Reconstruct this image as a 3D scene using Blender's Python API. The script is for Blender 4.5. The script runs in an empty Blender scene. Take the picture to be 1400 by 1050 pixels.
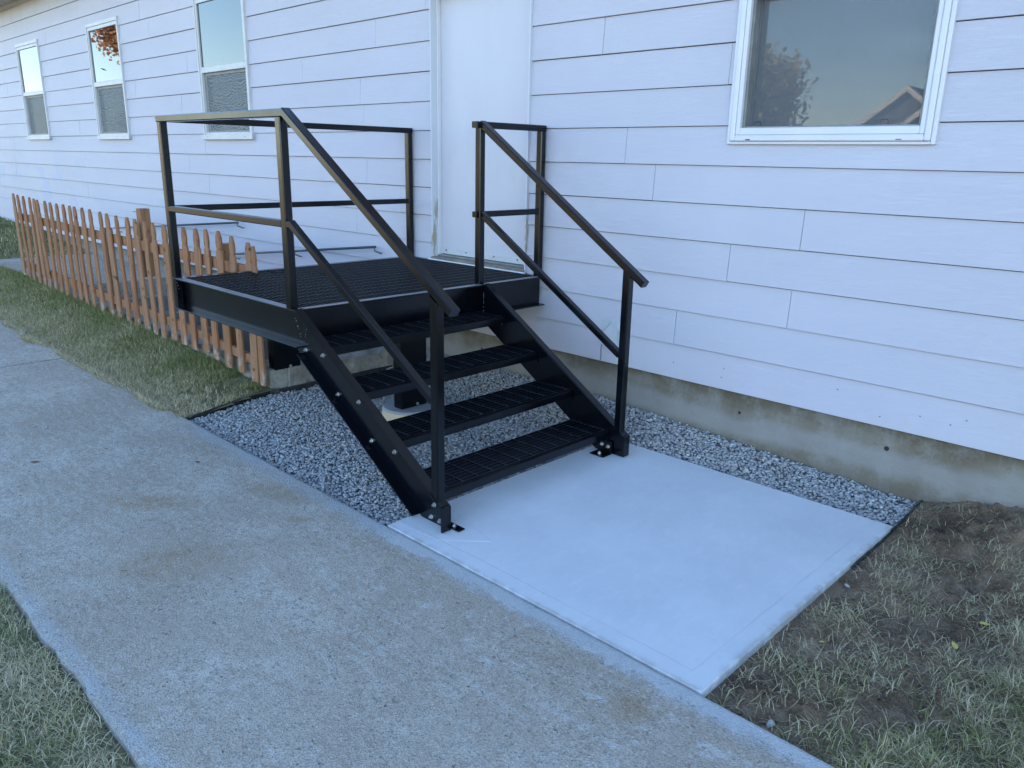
import bpy, bmesh, math, random
import numpy as np
from mathutils import Vector, Matrix, noise
random.seed(7); rng = np.random.default_rng(11)
S = bpy.context.scene; COL = S.collection
# ---------------------------------------------------------------- camera, world, sun, exposure
cam = bpy.data.cameras.new('camera'); camo = bpy.data.objects.new('camera', cam); COL.objects.link(camo)
R_ = Vector((0.71708, 0.69683, 0.01838)); U_ = Vector((-0.2058, 0.18655, 0.96063)); F_ = Vector((-0.66597, 0.69259, -0.27762))
F_.normalize(); R_ = (R_ - F_ * R_.dot(F_)).normalized(); U_ = R_.cross(F_).normalized()
camo.matrix_world = Matrix(((R_.x, U_.x, -F_.x, 3.3757), (R_.y, U_.y, -F_.y, -4.3631), (R_.z, U_.z, -F_.z, 1.7512), (0, 0, 0, 1)))
cam.sensor_width = 36; cam.lens = 1067.05 / 1400 * 36; cam.clip_start = .05; cam.clip_end = 2000
S.camera = camo
SUN_EL, SUN_AZ = math.radians(24), math.radians(-28)      # azimuth from +Y (behind the house), clockwise
w = bpy.data.worlds.new('World'); S.world = w; w.use_nodes = True
nt = w.node_tree; nt.nodes.clear()
sky = nt.nodes.new('ShaderNodeTexSky'); sky.sky_type = 'NISHITA'; sky.sun_disc = False
sky.sun_elevation = SUN_EL; sky.sun_rotation = SUN_AZ; sky.air_density = 1.0; sky.dust_density = 0.0; sky.ozone_density = 3.05
bg = nt.nodes.new('ShaderNodeBackground'); bg.inputs[1].default_value = .14
wo = nt.nodes.new('ShaderNodeOutputWorld')
nt.links.new(sky.outputs[0], bg.inputs[0]); nt.links.new(bg.outputs[0], wo.inputs[0])
sl = bpy.data.lights.new('sun', 'SUN'); sl.energy = 5.0; sl.angle = math.radians(.5); sl.color = (1, .9, .76)
so = bpy.data.objects.new('sun', sl); COL.objects.link(so)
sd = Vector((math.sin(SUN_AZ) * math.cos(SUN_EL), math.cos(SUN_AZ) * math.cos(SUN_EL), math.sin(SUN_EL)))
so.rotation_euler = sd.to_track_quat('Z', 'Y').to_euler(); so.location = sd * 30
S.view_settings.view_transform = 'Standard'; S.view_settings.look = 'None'
S.view_settings.gamma = 1; S.view_settings.use_curve_mapping = False
S.view_settings.exposure = 2.4

# ---------------------------------------------------------------- materials
def rgb(c): return (c[0], c[1], c[2], 1)
class NT:
    def __init__(s, name):
        s.m = bpy.data.materials.new(name); s.m.use_nodes = True; s.t = s.m.node_tree
        s.b = s.t.nodes['Principled BSDF']; s.tc = s.t.nodes.new('ShaderNodeTexCoord'); s.P = s.tc.outputs['Object']
    def n(s, typ, **k):
        x = s.t.nodes.new(typ)
        for a, v in k.items(): setattr(x, a, v)
        return x
    def lk(s, a, b): s.t.links.new(a, b)
    def set(s, sock, v):
        if hasattr(v, 'is_output') or isinstance(v, bpy.types.NodeSocket): s.lk(v, sock)
        else: sock.default_value = v
    def map(s, scale=(1, 1, 1), loc=(0, 0, 0), rot=(0, 0, 0)):
        x = s.n('ShaderNodeMapping'); x.inputs['Scale'].default_value = scale; x.inputs['Location'].default_value = loc; x.inputs['Rotation'].default_value = rot
        s.lk(s.P, x.inputs[0]); return x.outputs[0]
    def noise(s, sc, det=4, rough=.55, vec=None, dist=0):
        x = s.n('ShaderNodeTexNoise'); x.inputs['Scale'].default_value = sc; x.inputs['Detail'].default_value = det
        x.inputs['Roughness'].default_value = rough; x.inputs['Distortion'].default_value = dist
        s.lk(vec or s.P, x.inputs['Vector']); return x.outputs['Fac']
    def voro(s, sc, feat='F1', out='Distance', vec=None):
        x = s.n('ShaderNodeTexVoronoi'); x.feature = feat; x.inputs['Scale'].default_value = sc
        s.lk(vec or s.P, x.inputs['Vector']); return x.outputs[out]
    def ramp(s, f, stops, interp='LINEAR'):
        x = s.n('ShaderNodeValToRGB'); e = x.color_ramp.elements; x.color_ramp.interpolation = interp
        while len(e) < len(stops): e.new(.5)
        for i, (p, c) in enumerate(stops):
            e[i].position = p; e[i].color = rgb(c) if not isinstance(c, (int, float)) else (c, c, c, 1)
        s.lk(f, x.inputs[0]); return x.outputs[0]
    def mix(s, f, a, b, mode='MIX'):
        x = s.n('ShaderNodeMix', data_type='RGBA', blend_type=mode)
        s.set(x.inputs[0], f)
        s.set(x.inputs[6], rgb(a) if isinstance(a, tuple) else a); s.set(x.inputs[7], rgb(b) if isinstance(b, tuple) else b)
        return x.outputs[2]
    def math(s, op, a, b=0.0, c=None):
        x = s.n('ShaderNodeMath', operation=op); s.set(x.inputs[0], a); s.set(x.inputs[1], b)
        if c is not None: s.set(x.inputs[2], c)
        return x.outputs[0]
    def sep(s):
        x = s.n('ShaderNodeSeparateXYZ'); s.lk(s.P, x.inputs[0]); return x.outputs
    def band(s, v, a, b, c=None, d=None):      # smooth 0..1 between a and b (and back between c and d)
        x = s.n('ShaderNodeMapRange', interpolation_type='SMOOTHSTEP'); s.lk(v, x.inputs[0])
        x.inputs[1].default_value = a; x.inputs[2].default_value = b
        if c is None: return x.outputs[0]
        y = s.n('ShaderNodeMapRange', interpolation_type='SMOOTHSTEP'); s.lk(v, y.inputs[0])
        y.inputs[1].default_value = c; y.inputs[2].default_value = d; y.inputs[3].default_value = 1; y.inputs[4].default_value = 0
        return s.math('MULTIPLY', x.outputs[0], y.outputs[0])
    def blob(s, x, y, rx, ry, ang=0, z=0, rz=9):
        m = s.n('ShaderNodeMapping', vector_type='TEXTURE'); m.inputs['Location'].default_value = (x, y, z)
        m.inputs['Rotation'].default_value = (0, 0, ang); m.inputs['Scale'].default_value = (rx, ry, rz); s.lk(s.P, m.inputs[0])
        l = s.n('ShaderNodeVectorMath', operation='LENGTH'); s.lk(m.outputs[0], l.inputs[0])
        return s.band(s.math('SUBTRACT', 1.0, l.outputs['Value']), -.1, .8)
    def bump(s, h, st=.3, d=.01, prev=None):
        x = s.n('ShaderNodeBump'); x.inputs['Strength'].default_value = st; x.inputs['Distance'].default_value = d
        s.lk(h, x.inputs['Height'])
        if prev is not None: s.lk(prev, x.inputs['Normal'])
        return x.outputs[0]
    def out(s, col=None, rough=None, nrm=None, **k):
        if col is not None: s.set(s.b.inputs['Base Color'], rgb(col) if isinstance(col, tuple) else col)
        if rough is not None: s.set(s.b.inputs['Roughness'], rough)
        if nrm is not None: s.lk(nrm, s.b.inputs['Normal'])
        for a, v in k.items(): s.set(s.b.inputs[a.replace('_', ' ')], v)
        return s.m
    def rnd(s): return s.n('ShaderNodeNewGeometry').outputs['Random Per Island']
    def orand(s): return s.n('ShaderNodeObjectInfo').outputs['Random']

def m_siding():
    a = NT('siding_paint')
    v = a.map((4.5, 4.5, 80)); n1 = a.noise(1.6, 4, .6, v, 1.0); v2 = a.map((12, 12, 220)); n2 = a.noise(1.0, 3, .6, v2, .6)
    g = a.math('ADD', a.ramp(n1, [(.42, 0), (.5, 1), (.58, 0)]), a.math('MULTIPLY', n2, .5))
    X, Y, Z = a.sep()
    big = a.noise(.7, 3, .5, a.map((1, 1, 2)))
    col = a.mix(a.ramp(big, [(.35, 0), (.7, 1)]), (.505, .478, .522), (.545, .517, .558))
    orn = a.math('MULTIPLY', a.orand(), .35)
    col = a.mix(orn, col, (.49, .475, .51))
    # grime: streaks on the far left boards and low splash marks
    st = a.ramp(a.noise(2.2, 5, .6, a.map((3.5, 1, .5))), [(.48, 0), (.72, 1)])
    far = a.band(X, -3.5, -9)
    col = a.mix(a.math('MULTIPLY', a.math('MULTIPLY', st, far), .35), col, (.50, .50, .47))
    patch = a.ramp(a.noise(1.3, 4, .6, a.map((.8, 1, 1.7), (3.1, 0, .4))), [(.55, 0), (.57, 1)])
    low = a.math('MULTIPLY', a.band(Z, 2.2, 1.3), a.band(X, -8.5, -10.5))
    col = a.mix(a.math('MULTIPLY', a.math('MULTIPLY', patch, low), .6), col, (.42, .46, .56))
    top = a.math('MULTIPLY', a.band(Z, 3.2, 4.0), a.band(X, -3, -12))  # soffit shade painted in as a browner tone, broken up by grime streaks
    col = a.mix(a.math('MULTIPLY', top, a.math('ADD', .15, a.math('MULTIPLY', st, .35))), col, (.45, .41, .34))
    dirt = a.math('MULTIPLY', a.ramp(a.noise(3.2, 6, .7), [(.5, 0), (.75, 1)]), a.band(Z, .75, .36))
    col = a.mix(a.math('MULTIPLY', dirt, .35), col, (.46, .44, .41))
    return a.out(col, .55, a.bump(g, .34, .004), Specular_IOR_Level=.35)
def m_plain(name, c, rough=.5, c2=None, sc=3, bump=None, **k):
    a = NT(name)
    col = c if c2 is None else a.mix(a.ramp(a.noise(sc, 5, .6), [(.35, 0), (.68, 1)]), c, c2)
    nr = a.bump(a.noise(bump[0], 4, .6), bump[1], bump[2]) if bump else None
    return a.out(col, rough, nr, **k)
def m_steel():
    a = NT('black_powder_coat')
    dust = a.ramp(a.noise(5, 6, .65), [(.45, 0), (.8, 1)])
    col = a.mix(a.math('MULTIPLY', dust, .2), (.0008, .0013, .0032), (.005, .0055, .007))
    r = a.math('ADD', .13, a.math('MULTIPLY', a.noise(9, 4), .14))
    return a.out(col, r, a.bump(a.noise(420, 2, .5), .04, .001), Specular_IOR_Level=.42)
def m_sidewalk():
    a = NT('old_concrete'); X, Y, Z = a.sep()
    big = a.noise(1.1, 6, .6); mid = a.noise(5.5, 6, .68); fine = a.noise(85, 4, .7); strk = a.noise(3, 5, .6, a.map((2.2, 9, 1), rot=(0, 0, .1)))
    col = a.mix(a.ramp(mid, [(.36, 0), (.66, 1)]), (.43, .345, .26), (.54, .47, .385))
    col = a.mix(a.ramp(big, [(.40, 0), (.62, .85)]), col, (.37, .295, .215))
    col = a.mix(a.ramp(strk, [(.48, 0), (.66, .32)]), col, (.60, .56, .51))
    agg = a.voro(150, out='Color'); aggv = a.n('ShaderNodeSeparateColor'); a.lk(agg, aggv.inputs[0])
    col = a.mix(a.ramp(aggv.outputs[0], [(.0, .62), (.16, 0)]), col, (.10, .10, .10))
    col = a.mix(a.ramp(aggv.outputs[1], [(.86, 0), (1, .6)]), col, (.62, .60, .55))
    col = a.mix(a.ramp(a.noise(28, 5, .75), [(.36, .55), (.5, 0)]), col, (.20, .175, .145))
    pit = a.ramp(a.noise(34, 3, .5, a.map((1, 1.6, 1))), [(.26, 1), (.34, 0)])
    col = a.mix(a.math('MULTIPLY', pit, .75), col, (.07, .075, .085))
    # rusty brown stains
    rust = a.math('ADD', a.blob(.17, -3.14, .42, .22, .9), a.math('ADD', a.blob(-.56, -2.97, .34, .13, .7), a.math('ADD', a.blob(-.2, -2.44, .34, .11, .3), a.math('ADD', a.blob(.14, -2.54, .12, .05, .5), a.blob(2.16, -2.49, .12, .09, .2)))))
    rust = a.math('MULTIPLY', rust, a.ramp(a.noise(10, 8, .8), [(.36, .05), (.60, 1)]))
    col = a.mix(a.math('MINIMUM', a.math('MULTIPLY', rust, .8), .62), col, (.29, .18, .085))
    # warm damp tone below the new pad, whitish bloom along both edges
    warm = a.math('MULTIPLY', a.band(X, -1.0, .2), a.ramp(a.noise(2.6, 5, .65), [(.38, 0), (.62, .55)]))
    col = a.mix(warm, col, (.41, .335, .26))
    wb = a.math('MULTIPLY', a.math('SUBTRACT', a.noise(7, 6, .75), .5), .22)
    yy = a.math('ADD', Y, wb)
    eff = a.math('ADD', a.math('MULTIPLY', a.ramp(a.noise(8, 7, .72, a.map((.7, 1.2, 1))), [(.56, 0), (.64, .7)]), a.band(Y, -3.2, -2.5)), a.band(yy, -2.345, -2.315))
    eff = a.math('MULTIPLY', a.math('MINIMUM', eff, 1.0), a.band(X, .25, .7))
    col = a.mix(a.math('MULTIPLY', eff, .7), col, (.56, .55, .54))
    sm = a.math('MULTIPLY', a.band(Y, -2.40, -2.30), a.band(X, -1.9, -1.4))
    col = a.mix(a.math('MULTIPLY', sm, a.ramp(mid, [(.3, .3), (.6, .9)])), col, (.40, .40, .40))
    edge = a.math('MULTIPLY', a.band(Y, -3.655, -3.70), a.ramp(a.noise(9, 5, .6), [(.3, .1), (.6, .7)]))
    col = a.mix(edge, col, (.42, .42, .41))
    gr = a.ramp(a.noise(120, 4, .8), [(.36, .48), (.5, .95), (.63, 1.0)])
    gm = a.math('SUBTRACT', 1.0, a.math('MULTIPLY', eff, .7))
    col = a.mix(a.math('MULTIPLY', gm, .85), col, gr, 'MULTIPLY')
    pk = a.ramp(a.noise(75, 3, .7), [(.60, 0), (.68, .55)]); col = a.mix(pk, col, (.60, .57, .52))
    h = a.math('ADD', a.math('MULTIPLY', fine, .8), a.math('SUBTRACT', a.voro(150), a.math('MULTIPLY', pit, 2.5)))
    nr = a.bump(h, .85, .005, a.bump(a.noise(16, 6, .7), .5, .012))
    return a.out(col, .88, nr, Specular_IOR_Level=.25)
def m_pad():
    a = NT('new_concrete'); X, Y, Z = a.sep()
    c1 = a.noise(1.6, 6, .6, a.map((1, 1, 1))); c2 = a.noise(14, 6, .7, a.map((1.5, .6, 1), rot=(0, 0, .5)))
    col = a.mix(a.ramp(c1, [(.35, 0), (.68, 1)]), (.50, .495, .50), (.575, .57, .57))
    col = a.mix(a.ramp(c2, [(.5, 0), (.75, .35)]), col, (.66, .655, .65))
    col = a.mix(a.ramp(a.noise(5, 6, .7), [(.55, 0), (.75, .35)]), col, (.47, .47, .475))
    sp = a.ramp(a.noise(60, 2, .5), [(.22, .7), (.27, 0)]); col = a.mix(sp, col, (.28, .28, .28))
    col = a.mix(a.math('MULTIPLY', a.ramp(a.noise(26, 6, .75, a.map((.7, 1.4, 1), rot=(0, 0, .9))), [(.55, 0), (.7, 1)]), .25), col, (.42, .42, .425))
    col = a.mix(a.math('MULTIPLY', a.band(a.math('MINIMUM', a.math('SUBTRACT', 2.274, X), a.math('ADD', Y, 2.248)), .035, .0), a.ramp(a.noise(13, 5), [(.42, 0), (.6, .7)])), col, (.33, .31, .28))
    # tooled border line 9 cm inside the edge
    wob = a.math('MULTIPLY', a.math('SUBTRACT', a.noise(2.5, 3), .5), .03)
    dx = a.math('SUBTRACT', 2.274, X); dy = a.math('ADD', Y, 2.248); dl = a.math('SUBTRACT', X, .51)
    d = a.math('ADD', a.math('MINIMUM', dx, dy), wob)
    ln = a.band(d, .082, .088, .088, .096)
    ln = a.math('MULTIPLY', ln, a.ramp(a.noise(4, 4), [(.35, .15), (.6, 1)]))
    col = a.mix(a.math('MULTIPLY', ln, .28), col, (.33, .33, .335))
    h = a.math('SUBTRACT', a.math('ADD', a.math('MULTIPLY', c2, .25), a.math('MULTIPLY', a.noise(120, 3), .12)), a.math('MULTIPLY', ln, .8))
    return a.out(col, .7, a.bump(h, .25, .004), Specular_IOR_Level=.3)
def m_foundation():
    a = NT('foundation_concrete'); X, Y, Z = a.sep()
    n = a.noise(2.4, 6, .65, a.map((1, 1, 1.8))); n2 = a.noise(16, 6, .7)
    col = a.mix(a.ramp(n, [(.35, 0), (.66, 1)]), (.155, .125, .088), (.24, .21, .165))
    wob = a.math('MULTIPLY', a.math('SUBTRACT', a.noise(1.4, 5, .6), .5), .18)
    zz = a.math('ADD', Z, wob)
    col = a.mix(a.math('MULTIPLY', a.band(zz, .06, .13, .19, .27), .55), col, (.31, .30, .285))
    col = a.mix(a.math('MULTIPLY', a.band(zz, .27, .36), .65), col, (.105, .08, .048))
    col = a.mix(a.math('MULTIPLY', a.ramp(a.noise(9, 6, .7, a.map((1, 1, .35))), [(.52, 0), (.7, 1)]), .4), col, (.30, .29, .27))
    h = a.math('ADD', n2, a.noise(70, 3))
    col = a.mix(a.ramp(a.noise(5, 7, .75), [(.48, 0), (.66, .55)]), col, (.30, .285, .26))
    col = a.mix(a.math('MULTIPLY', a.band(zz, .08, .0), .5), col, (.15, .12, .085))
    col = a.mix(a.ramp(a.noise(26, 4, .6), [(.24, .6), (.32, 0)]), col, (.10, .08, .055))
    return a.out(col, .9, a.bump(h, .5, .006), Specular_IOR_Level=.2)
def m_curb():
    a = NT('rough_concrete'); X, Y, Z = a.sep()
    col = a.mix(a.ramp(a.noise(7, 6, .7), [(.35, 0), (.65, 1)]), (.20, .18, .145), (.33, .315, .285))
    col = a.mix(a.ramp(a.noise(30, 4, .6), [(.5, 0), (.75, .5)]), col, (.14, .13, .11))
    return a.out(col, .92, a.bump(a.noise(35, 5, .7), .7, .008), Specular_IOR_Level=.2)
def m_gravel():
    a = NT('crushed_stone'); r = a.rnd()
    col = a.ramp(r, [(0, (.29, .275, .27)), (.3, (.335, .32, .31)), (.65, (.385, .37, .36)), (.9, (.45, .435, .415)), (1, (.56, .54, .51))])
    wn = a.n('ShaderNodeTexWhiteNoise', noise_dimensions='1D'); a.lk(r, wn.inputs['W'])
    col = a.mix(a.ramp(wn.outputs['Value'], [(.86, 0), (.9, .4)]), col, (.42, .36, .28))
    col = a.mix(a.math('MULTIPLY', a.noise(140, 3), .35), col, (.28, .28, .28))
    return a.out(col, .85, a.bump(a.noise(300, 3), .3, .002), Specular_IOR_Level=.3)
def m_soil():
    a = NT('bare_soil')
    n = a.noise(3, 6, .65)
    col = a.mix(a.ramp(n, [(.36, 0), (.64, 1)]), (.215, .138, .082), (.40, .285, .19))
    col = a.mix(a.ramp(a.noise(40, 5, .7), [(.5, 0), (.72, .6)]), col, (.30, .24, .18))
    col = a.mix(a.ramp(a.noise(1.4, 4, .6), [(.55, 0), (.68, .7)]), col, (.05, .035, .023))
    col = a.mix(.7, col, a.ramp(a.noise(110, 5, .8), [(.34, .35), (.55, 1.0)]), 'MULTIPLY')
    return a.out(col, .95, a.bump(a.math('ADD', a.noise(60, 6, .8), a.noise(14, 6, .7)), 1.0, .02), Specular_IOR_Level=.15)
def m_thatch(name='thatch'):
    a = NT(name)
    col = a.mix(a.ramp(a.noise(1.8, 5, .6), [(.35, 0), (.65, 1)]), (.13, .115, .05), (.24, .20, .115))
    col = a.mix(a.ramp(a.noise(45, 5, .7), [(.45, 0), (.65, .8)]), col, (.075, .065, .035))
    return a.out(col, .95, a.bump(a.noise(90, 4, .7), .8, .01), Specular_IOR_Level=.15)
def m_grass():
    a = NT('grass_blades'); r = a.rnd()
    at = a.n('ShaderNodeAttribute', attribute_name='dry'); d = a.math('ADD', at.outputs['Fac'], a.math('MULTIPLY', a.math('SUBTRACT', r, .5), .95))
    wn = a.n('ShaderNodeTexWhiteNoise', noise_dimensions='1D'); a.lk(r, wn.inputs['W'])
    g = a.ramp(wn.outputs['Value'], [(0, (.12, .145, .035)), (.5, (.21, .225, .068)), (1, (.33, .31, .13))])
    s_ = a.ramp(wn.outputs['Value'], [(0, (.34, .27, .14)), (.5, (.52, .43, .25)), (1, (.70, .60, .40))])
    col = a.mix(a.ramp(d, [(.35, 0), (.65, 1)]), g, s_)
    a.out(col, .6, None, Specular_IOR_Level=.3)
    tr = a.n('ShaderNodeBsdfTranslucent'); a.lk(col, tr.inputs[0]); mx = a.n('ShaderNodeMixShader'); mx.inputs[0].default_value = .25
    o = a.t.nodes['Material Output']; a.lk(a.b.outputs[0], mx.inputs[1]); a.lk(tr.outputs[0], mx.inputs[2]); a.lk(mx.outputs[0], o.inputs[0])
    return a.m
def m_cedar():
    a = NT('weathered_cedar'); X, Y, Z = a.sep(); o = a.orand()
    v = a.n('ShaderNodeVectorMath', operation='ADD'); a.lk(a.P, v.inputs[0])
    cb = a.n('ShaderNodeCombineXYZ'); a.lk(a.math('MULTIPLY', o, 37.0), cb.inputs[0]); a.lk(a.math('MULTIPLY', o, 11.0), cb.inputs[2]); a.lk(cb.outputs[0], v.inputs[1])
    mp = a.n('ShaderNodeMapping'); mp.inputs['Scale'].default_value = (34, 34, 2.2); a.lk(v.outputs[0], mp.inputs[0])
    g = a.noise(1, 5, .65, mp.outputs[0], .8)
    col = a.mix(a.ramp(g, [(.33, 0), (.68, 1)]), (.165, .064, .026), (.37, .172, .082))
    col = a.mix(a.math('MULTIPLY', o, .45), col, (.34, .205, .12))
    kn = a.ramp(a.noise(14, 3, .6, v.outputs[0]), [(.62, 0), (.70, .85)]); col = a.mix(kn, col, (.07, .03, .015))
    bot = a.math('MULTIPLY', a.band(Z, .16, .02), a.ramp(a.noise(8, 5, .7, v.outputs[0]), [(.5, 0), (.62, 1)]))
    col = a.mix(a.math('MULTIPLY', bot, .75), col, (.42, .40, .37))
    return a.out(col, .8, a.bump(g, .5, .004), Specular_IOR_Level=.25)
def m_glass(name, ior, base=(.012, .014, .016), rough=.012, wav=.0):
    a = NT(name)
    nr = a.bump(a.noise(1.7, 2, .4), wav, .02) if wav else None
    return a.out(base, rough, nr, IOR=ior, Specular_IOR_Level=.5)
def m_screen():
    a = NT('insect_screen'); X, Y, Z = a.sep()
    v = a.map((26, 26, 26)); wv = a.n('ShaderNodeTexWave', wave_type='BANDS', bands_direction='Z'); wv.inputs['Scale'].default_value = .42
    wv.inputs['Distortion'].default_value = 13; wv.inputs['Detail'].default_value = 1.2; wv.inputs['Detail Scale'].default_value = .7; a.lk(v, wv.inputs[0])
    col = a.mix(wv.outputs['Fac'], (.15, .165, .165), (.30, .32, .315))
    a.out(col, .7)
    tp = a.n('ShaderNodeBsdfTransparent'); mx = a.n('ShaderNodeMixShader'); mx.inputs[0].default_value = .5
    o = a.t.nodes['Material Output']; a.lk(tp.outputs[0], mx.inputs[1]); a.lk(a.b.outputs[0], mx.inputs[2]); a.lk(mx.outputs[0], o.inputs[0])
    return a.m
def m_mesh():
    a = NT('fine_window_screen'); a.out((.22, .23, .24), .6)
    tp = a.n('ShaderNodeBsdfTransparent'); mx = a.n('ShaderNodeMixShader')
    f = a.math('ADD', .20, a.math('MULTIPLY', a.noise(5, 4, .6, a.map((1, 1, 3))), .16)); a.lk(f, mx.inputs[0])
    o = a.t.nodes['Material Output']; a.lk(tp.outputs[0], mx.inputs[1]); a.lk(a.b.outputs[0], mx.inputs[2]); a.lk(mx.outputs[0], o.inputs[0])
    return a.m
def m_door():
    a = NT('door_paint'); X, Y, Z = a.sep()
    col = a.mix(a.ramp(a.noise(2, 5, .6, a.map((1, 1, .5))), [(.35, 0), (.7, 1)]), (.53, .505, .53), (.565, .54, .565))
    sc = a.math('MULTIPLY', a.ramp(a.noise(5, 6, .7, a.map((2.2, 1, .8), (0, 0, .3))), [(.60, 0), (.72, 1)]), a.band(Z, 1.0, 1.4, 1.7, 2.1))
    col = a.mix(a.math('MULTIPLY', sc, .3), col, (.42, .42, .43))
    return a.out(col, .4, a.bump(a.noise(2.2, 3, .5, a.map((1.5, 1, .7))), .25, .02), Specular_IOR_Level=.4)
def m_jamb():
    a = NT('peeling_jamb_paint'); X, Y, Z = a.sep()
    col = a.mix(.5, (.54, .55, .58), (.58, .59, .61))
    p = a.math('MULTIPLY', a.ramp(a.noise(7, 6, .7, a.map((2, 2, .45))), [(.50, 0), (.56, 1)]), a.band(Z, 1.75, 1.2))
    col = a.mix(p, col, (.36, .30, .22))
    return a.out(col, .6, a.bump(p, .5, .002))
def m_leaf(name, c): return m_plain(name, c, .6)
M = dict(
    siding=m_siding(), steel=m_steel(), walk=m_sidewalk(), pad=m_pad(), found=m_foundation(), curb=m_curb(), gravel=m_gravel(),
    soil=m_soil(), thatch=m_thatch(), grass=m_grass(), cedar=m_cedar(), door=m_door(), jamb=m_jamb(), screen=m_screen(), mesh=m_mesh(),
    vinyl=m_plain('white_vinyl', (.62, .60, .62), .35, (.66, .64, .655), 3),
    alu=m_plain('aged_white_frame', (.50, .485, .475), .45, (.57, .555, .545), 6),
    alug=m_plain('grey_screen_frame', (.16, .155, .15), .5, (.24, .235, .22), 9),
    interior=m_plain('dim_interior', (.05, .052, .055), .9),
    curtain=m_plain('pale_curtain', (.20, .21, .21), .9, (.30, .31, .30), 8),
    glass=m_glass('window_glass', 1.62), glassup=m_glass('double_window_glass', 2.1, wav=.003),
    zinc=m_plain('zinc_bolt', (.62, .62, .60), .28, (.42, .42, .41), 60, Metallic=.9),
    soffit=m_plain('soffit_panel', (.42, .40, .35), .7, (.50, .48, .43), 3),
    roof=m_plain('asphalt_shingle', (.06, .058, .055), .9, (.11, .105, .10), 30, (60, .5, .01)),
    black=m_plain('black_plastic', (.012, .012, .013), .6, (.03, .03, .03), 20, (30, .5, .01)),
    pipe=m_plain('painted_pipe', (.03, .035, .05), .4),
    tube=m_plain('pier_concrete', (.48, .38, .24), .85, (.56, .47, .33), 8, (50, .4, .004)),
    piertop=m_plain('pier_top_concrete', (.26, .265, .27), .85, (.34, .34, .34), 8, (50, .4, .004)),
    rust=m_plain('threshold_worn', (.13, .10, .07), .6, (.25, .22, .18), 14, (30, .4, .004)),
    vent=m_plain('faded_plastic', (.43, .44, .45), .4, (.50, .50, .51), 9),
    dark=m_plain('dark_hole', (.03, .026, .02), .95),
    bark=m_plain('bark', (.09, .065, .045), .9, (.14, .11, .08), 12),
    cream=m_plain('cream_board', (.62, .54, .42), .7, (.70, .62, .50), 2),
    tan=m_plain('tan_siding', (.40, .34, .27), .8, (.46, .40, .32), 2),
    leafy=m_plain('yellow_leaf', (.50, .42, .08), .6), leafb=m_plain('brown_leaf', (.14, .08, .04), .7),
    chip=m_plain('pale_chip', (.36, .35, .33), .7),
    drygrass=m_plain('far_lawn', (.20, .17, .08), .95, (.36, .29, .17), .35),
    bed=m_plain('gravel_fines', (.10, .10, .10), .95, (.2, .195, .19), 40),
    pad2=m_plain('mortar', (.58, .575, .58), .7, (.65, .645, .64), 9, (40, .2, .003)),
)

# ---------------------------------------------------------------- helpers
def link(name, me, parent=None, mat=None):
    o = bpy.data.objects.new(name, me); COL.objects.link(o)
    if mat: me.materials.append(mat)
    if parent: o.parent = parent; o.matrix_parent_inverse = parent.matrix_world.inverted()
    return o
def empty(name, loc=(0, 0, 0)):
    o = bpy.data.objects.new(name, None); COL.objects.link(o); o.location = loc; o.matrix_world = Matrix.Translation(loc); o.empty_display_size = .1; return o
def tag(o, label=None, cat=None, group=None, kind=None):
    if label: o['label'] = label
    if cat: o['category'] = cat
    if group: o['group'] = group
    if kind: o['kind'] = kind
    return o
class G:                                       # collects polygons
    def __init__(s): s.v = []; s.f = []
    def add(s, vs, fs):
        b = len(s.v); s.v += [tuple(v) for v in vs]; s.f += [tuple(i + b for i in f) for f in fs]; return s
    def box(s, x0, x1, y0, y1, z0, z1, c=0):
        if c <= 0:
            vs = [(x, y, z) for z in (z0, z1) for y in (y0, y1) for x in (x0, x1)]
            return s.add(vs, [(0, 2, 3, 1), (4, 5, 7, 6), (0, 1, 5, 4), (1, 3, 7, 5), (3, 2, 6, 7), (2, 0, 4, 6)])
        bm = bmesh.new(); bmesh.ops.create_cube(bm, size=1)
        for v in bm.verts: v.co = Vector(((x0 + x1) / 2 + v.co.x * (x1 - x0), (y0 + y1) / 2 + v.co.y * (y1 - y0), (z0 + z1) / 2 + v.co.z * (z1 - z0)))
        bmesh.ops.bevel(bm, geom=bm.edges[:], offset=c, segments=1, affect='EDGES')
        bm.verts.index_update(); s.add([v.co[:] for v in bm.verts], [[v.index for v in f.verts] for f in bm.faces]); bm.free(); return s
    def loft(s, A, B, caps=True):              # two equal rings
        n = len(A); vs = list(A) + list(B); fs = [(i, (i + 1) % n, n + (i + 1) % n, n + i) for i in range(n)]
        if caps: fs += [tuple(range(n))[::-1], tuple(range(n, 2 * n))]
        return s.add(vs, fs)
    def cyl(s, p0, p1, r0, r1=None, n=12, caps=True):
        r1 = r0 if r1 is None else r1; p0, p1 = Vector(p0), Vector(p1); d = (p1 - p0).normalized()
        a = d.orthogonal().normalized(); b = d.cross(a)
        ring = lambda p, r: [(p + a * (r * math.cos(t)) + b * (r * math.sin(t)))[:] for t in [2 * math.pi * i / n for i in range(n)]]
        return s.loft(ring(p0, r0), ring(p1, r1), caps)
    def path(s, pts, r, n=8):
        for a, b in zip(pts, pts[1:]): s.cyl(a, b, r, n=n)
        return s
    def mesh(s, name):
        me = bpy.data.meshes.new(name); me.from_pydata(s.v, [], s.f); bm = bmesh.new(); bm.from_mesh(me)
        bmesh.ops.recalc_face_normals(bm, faces=bm.faces[:]); bm.to_mesh(me); bm.free(); return me
    def obj(s, name, mat, parent=None, smooth=False):
        me = s.mesh(name)
        if smooth:
            for p in me.polygons: p.use_smooth = True
        return link(name, me, parent, mat)
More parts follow.
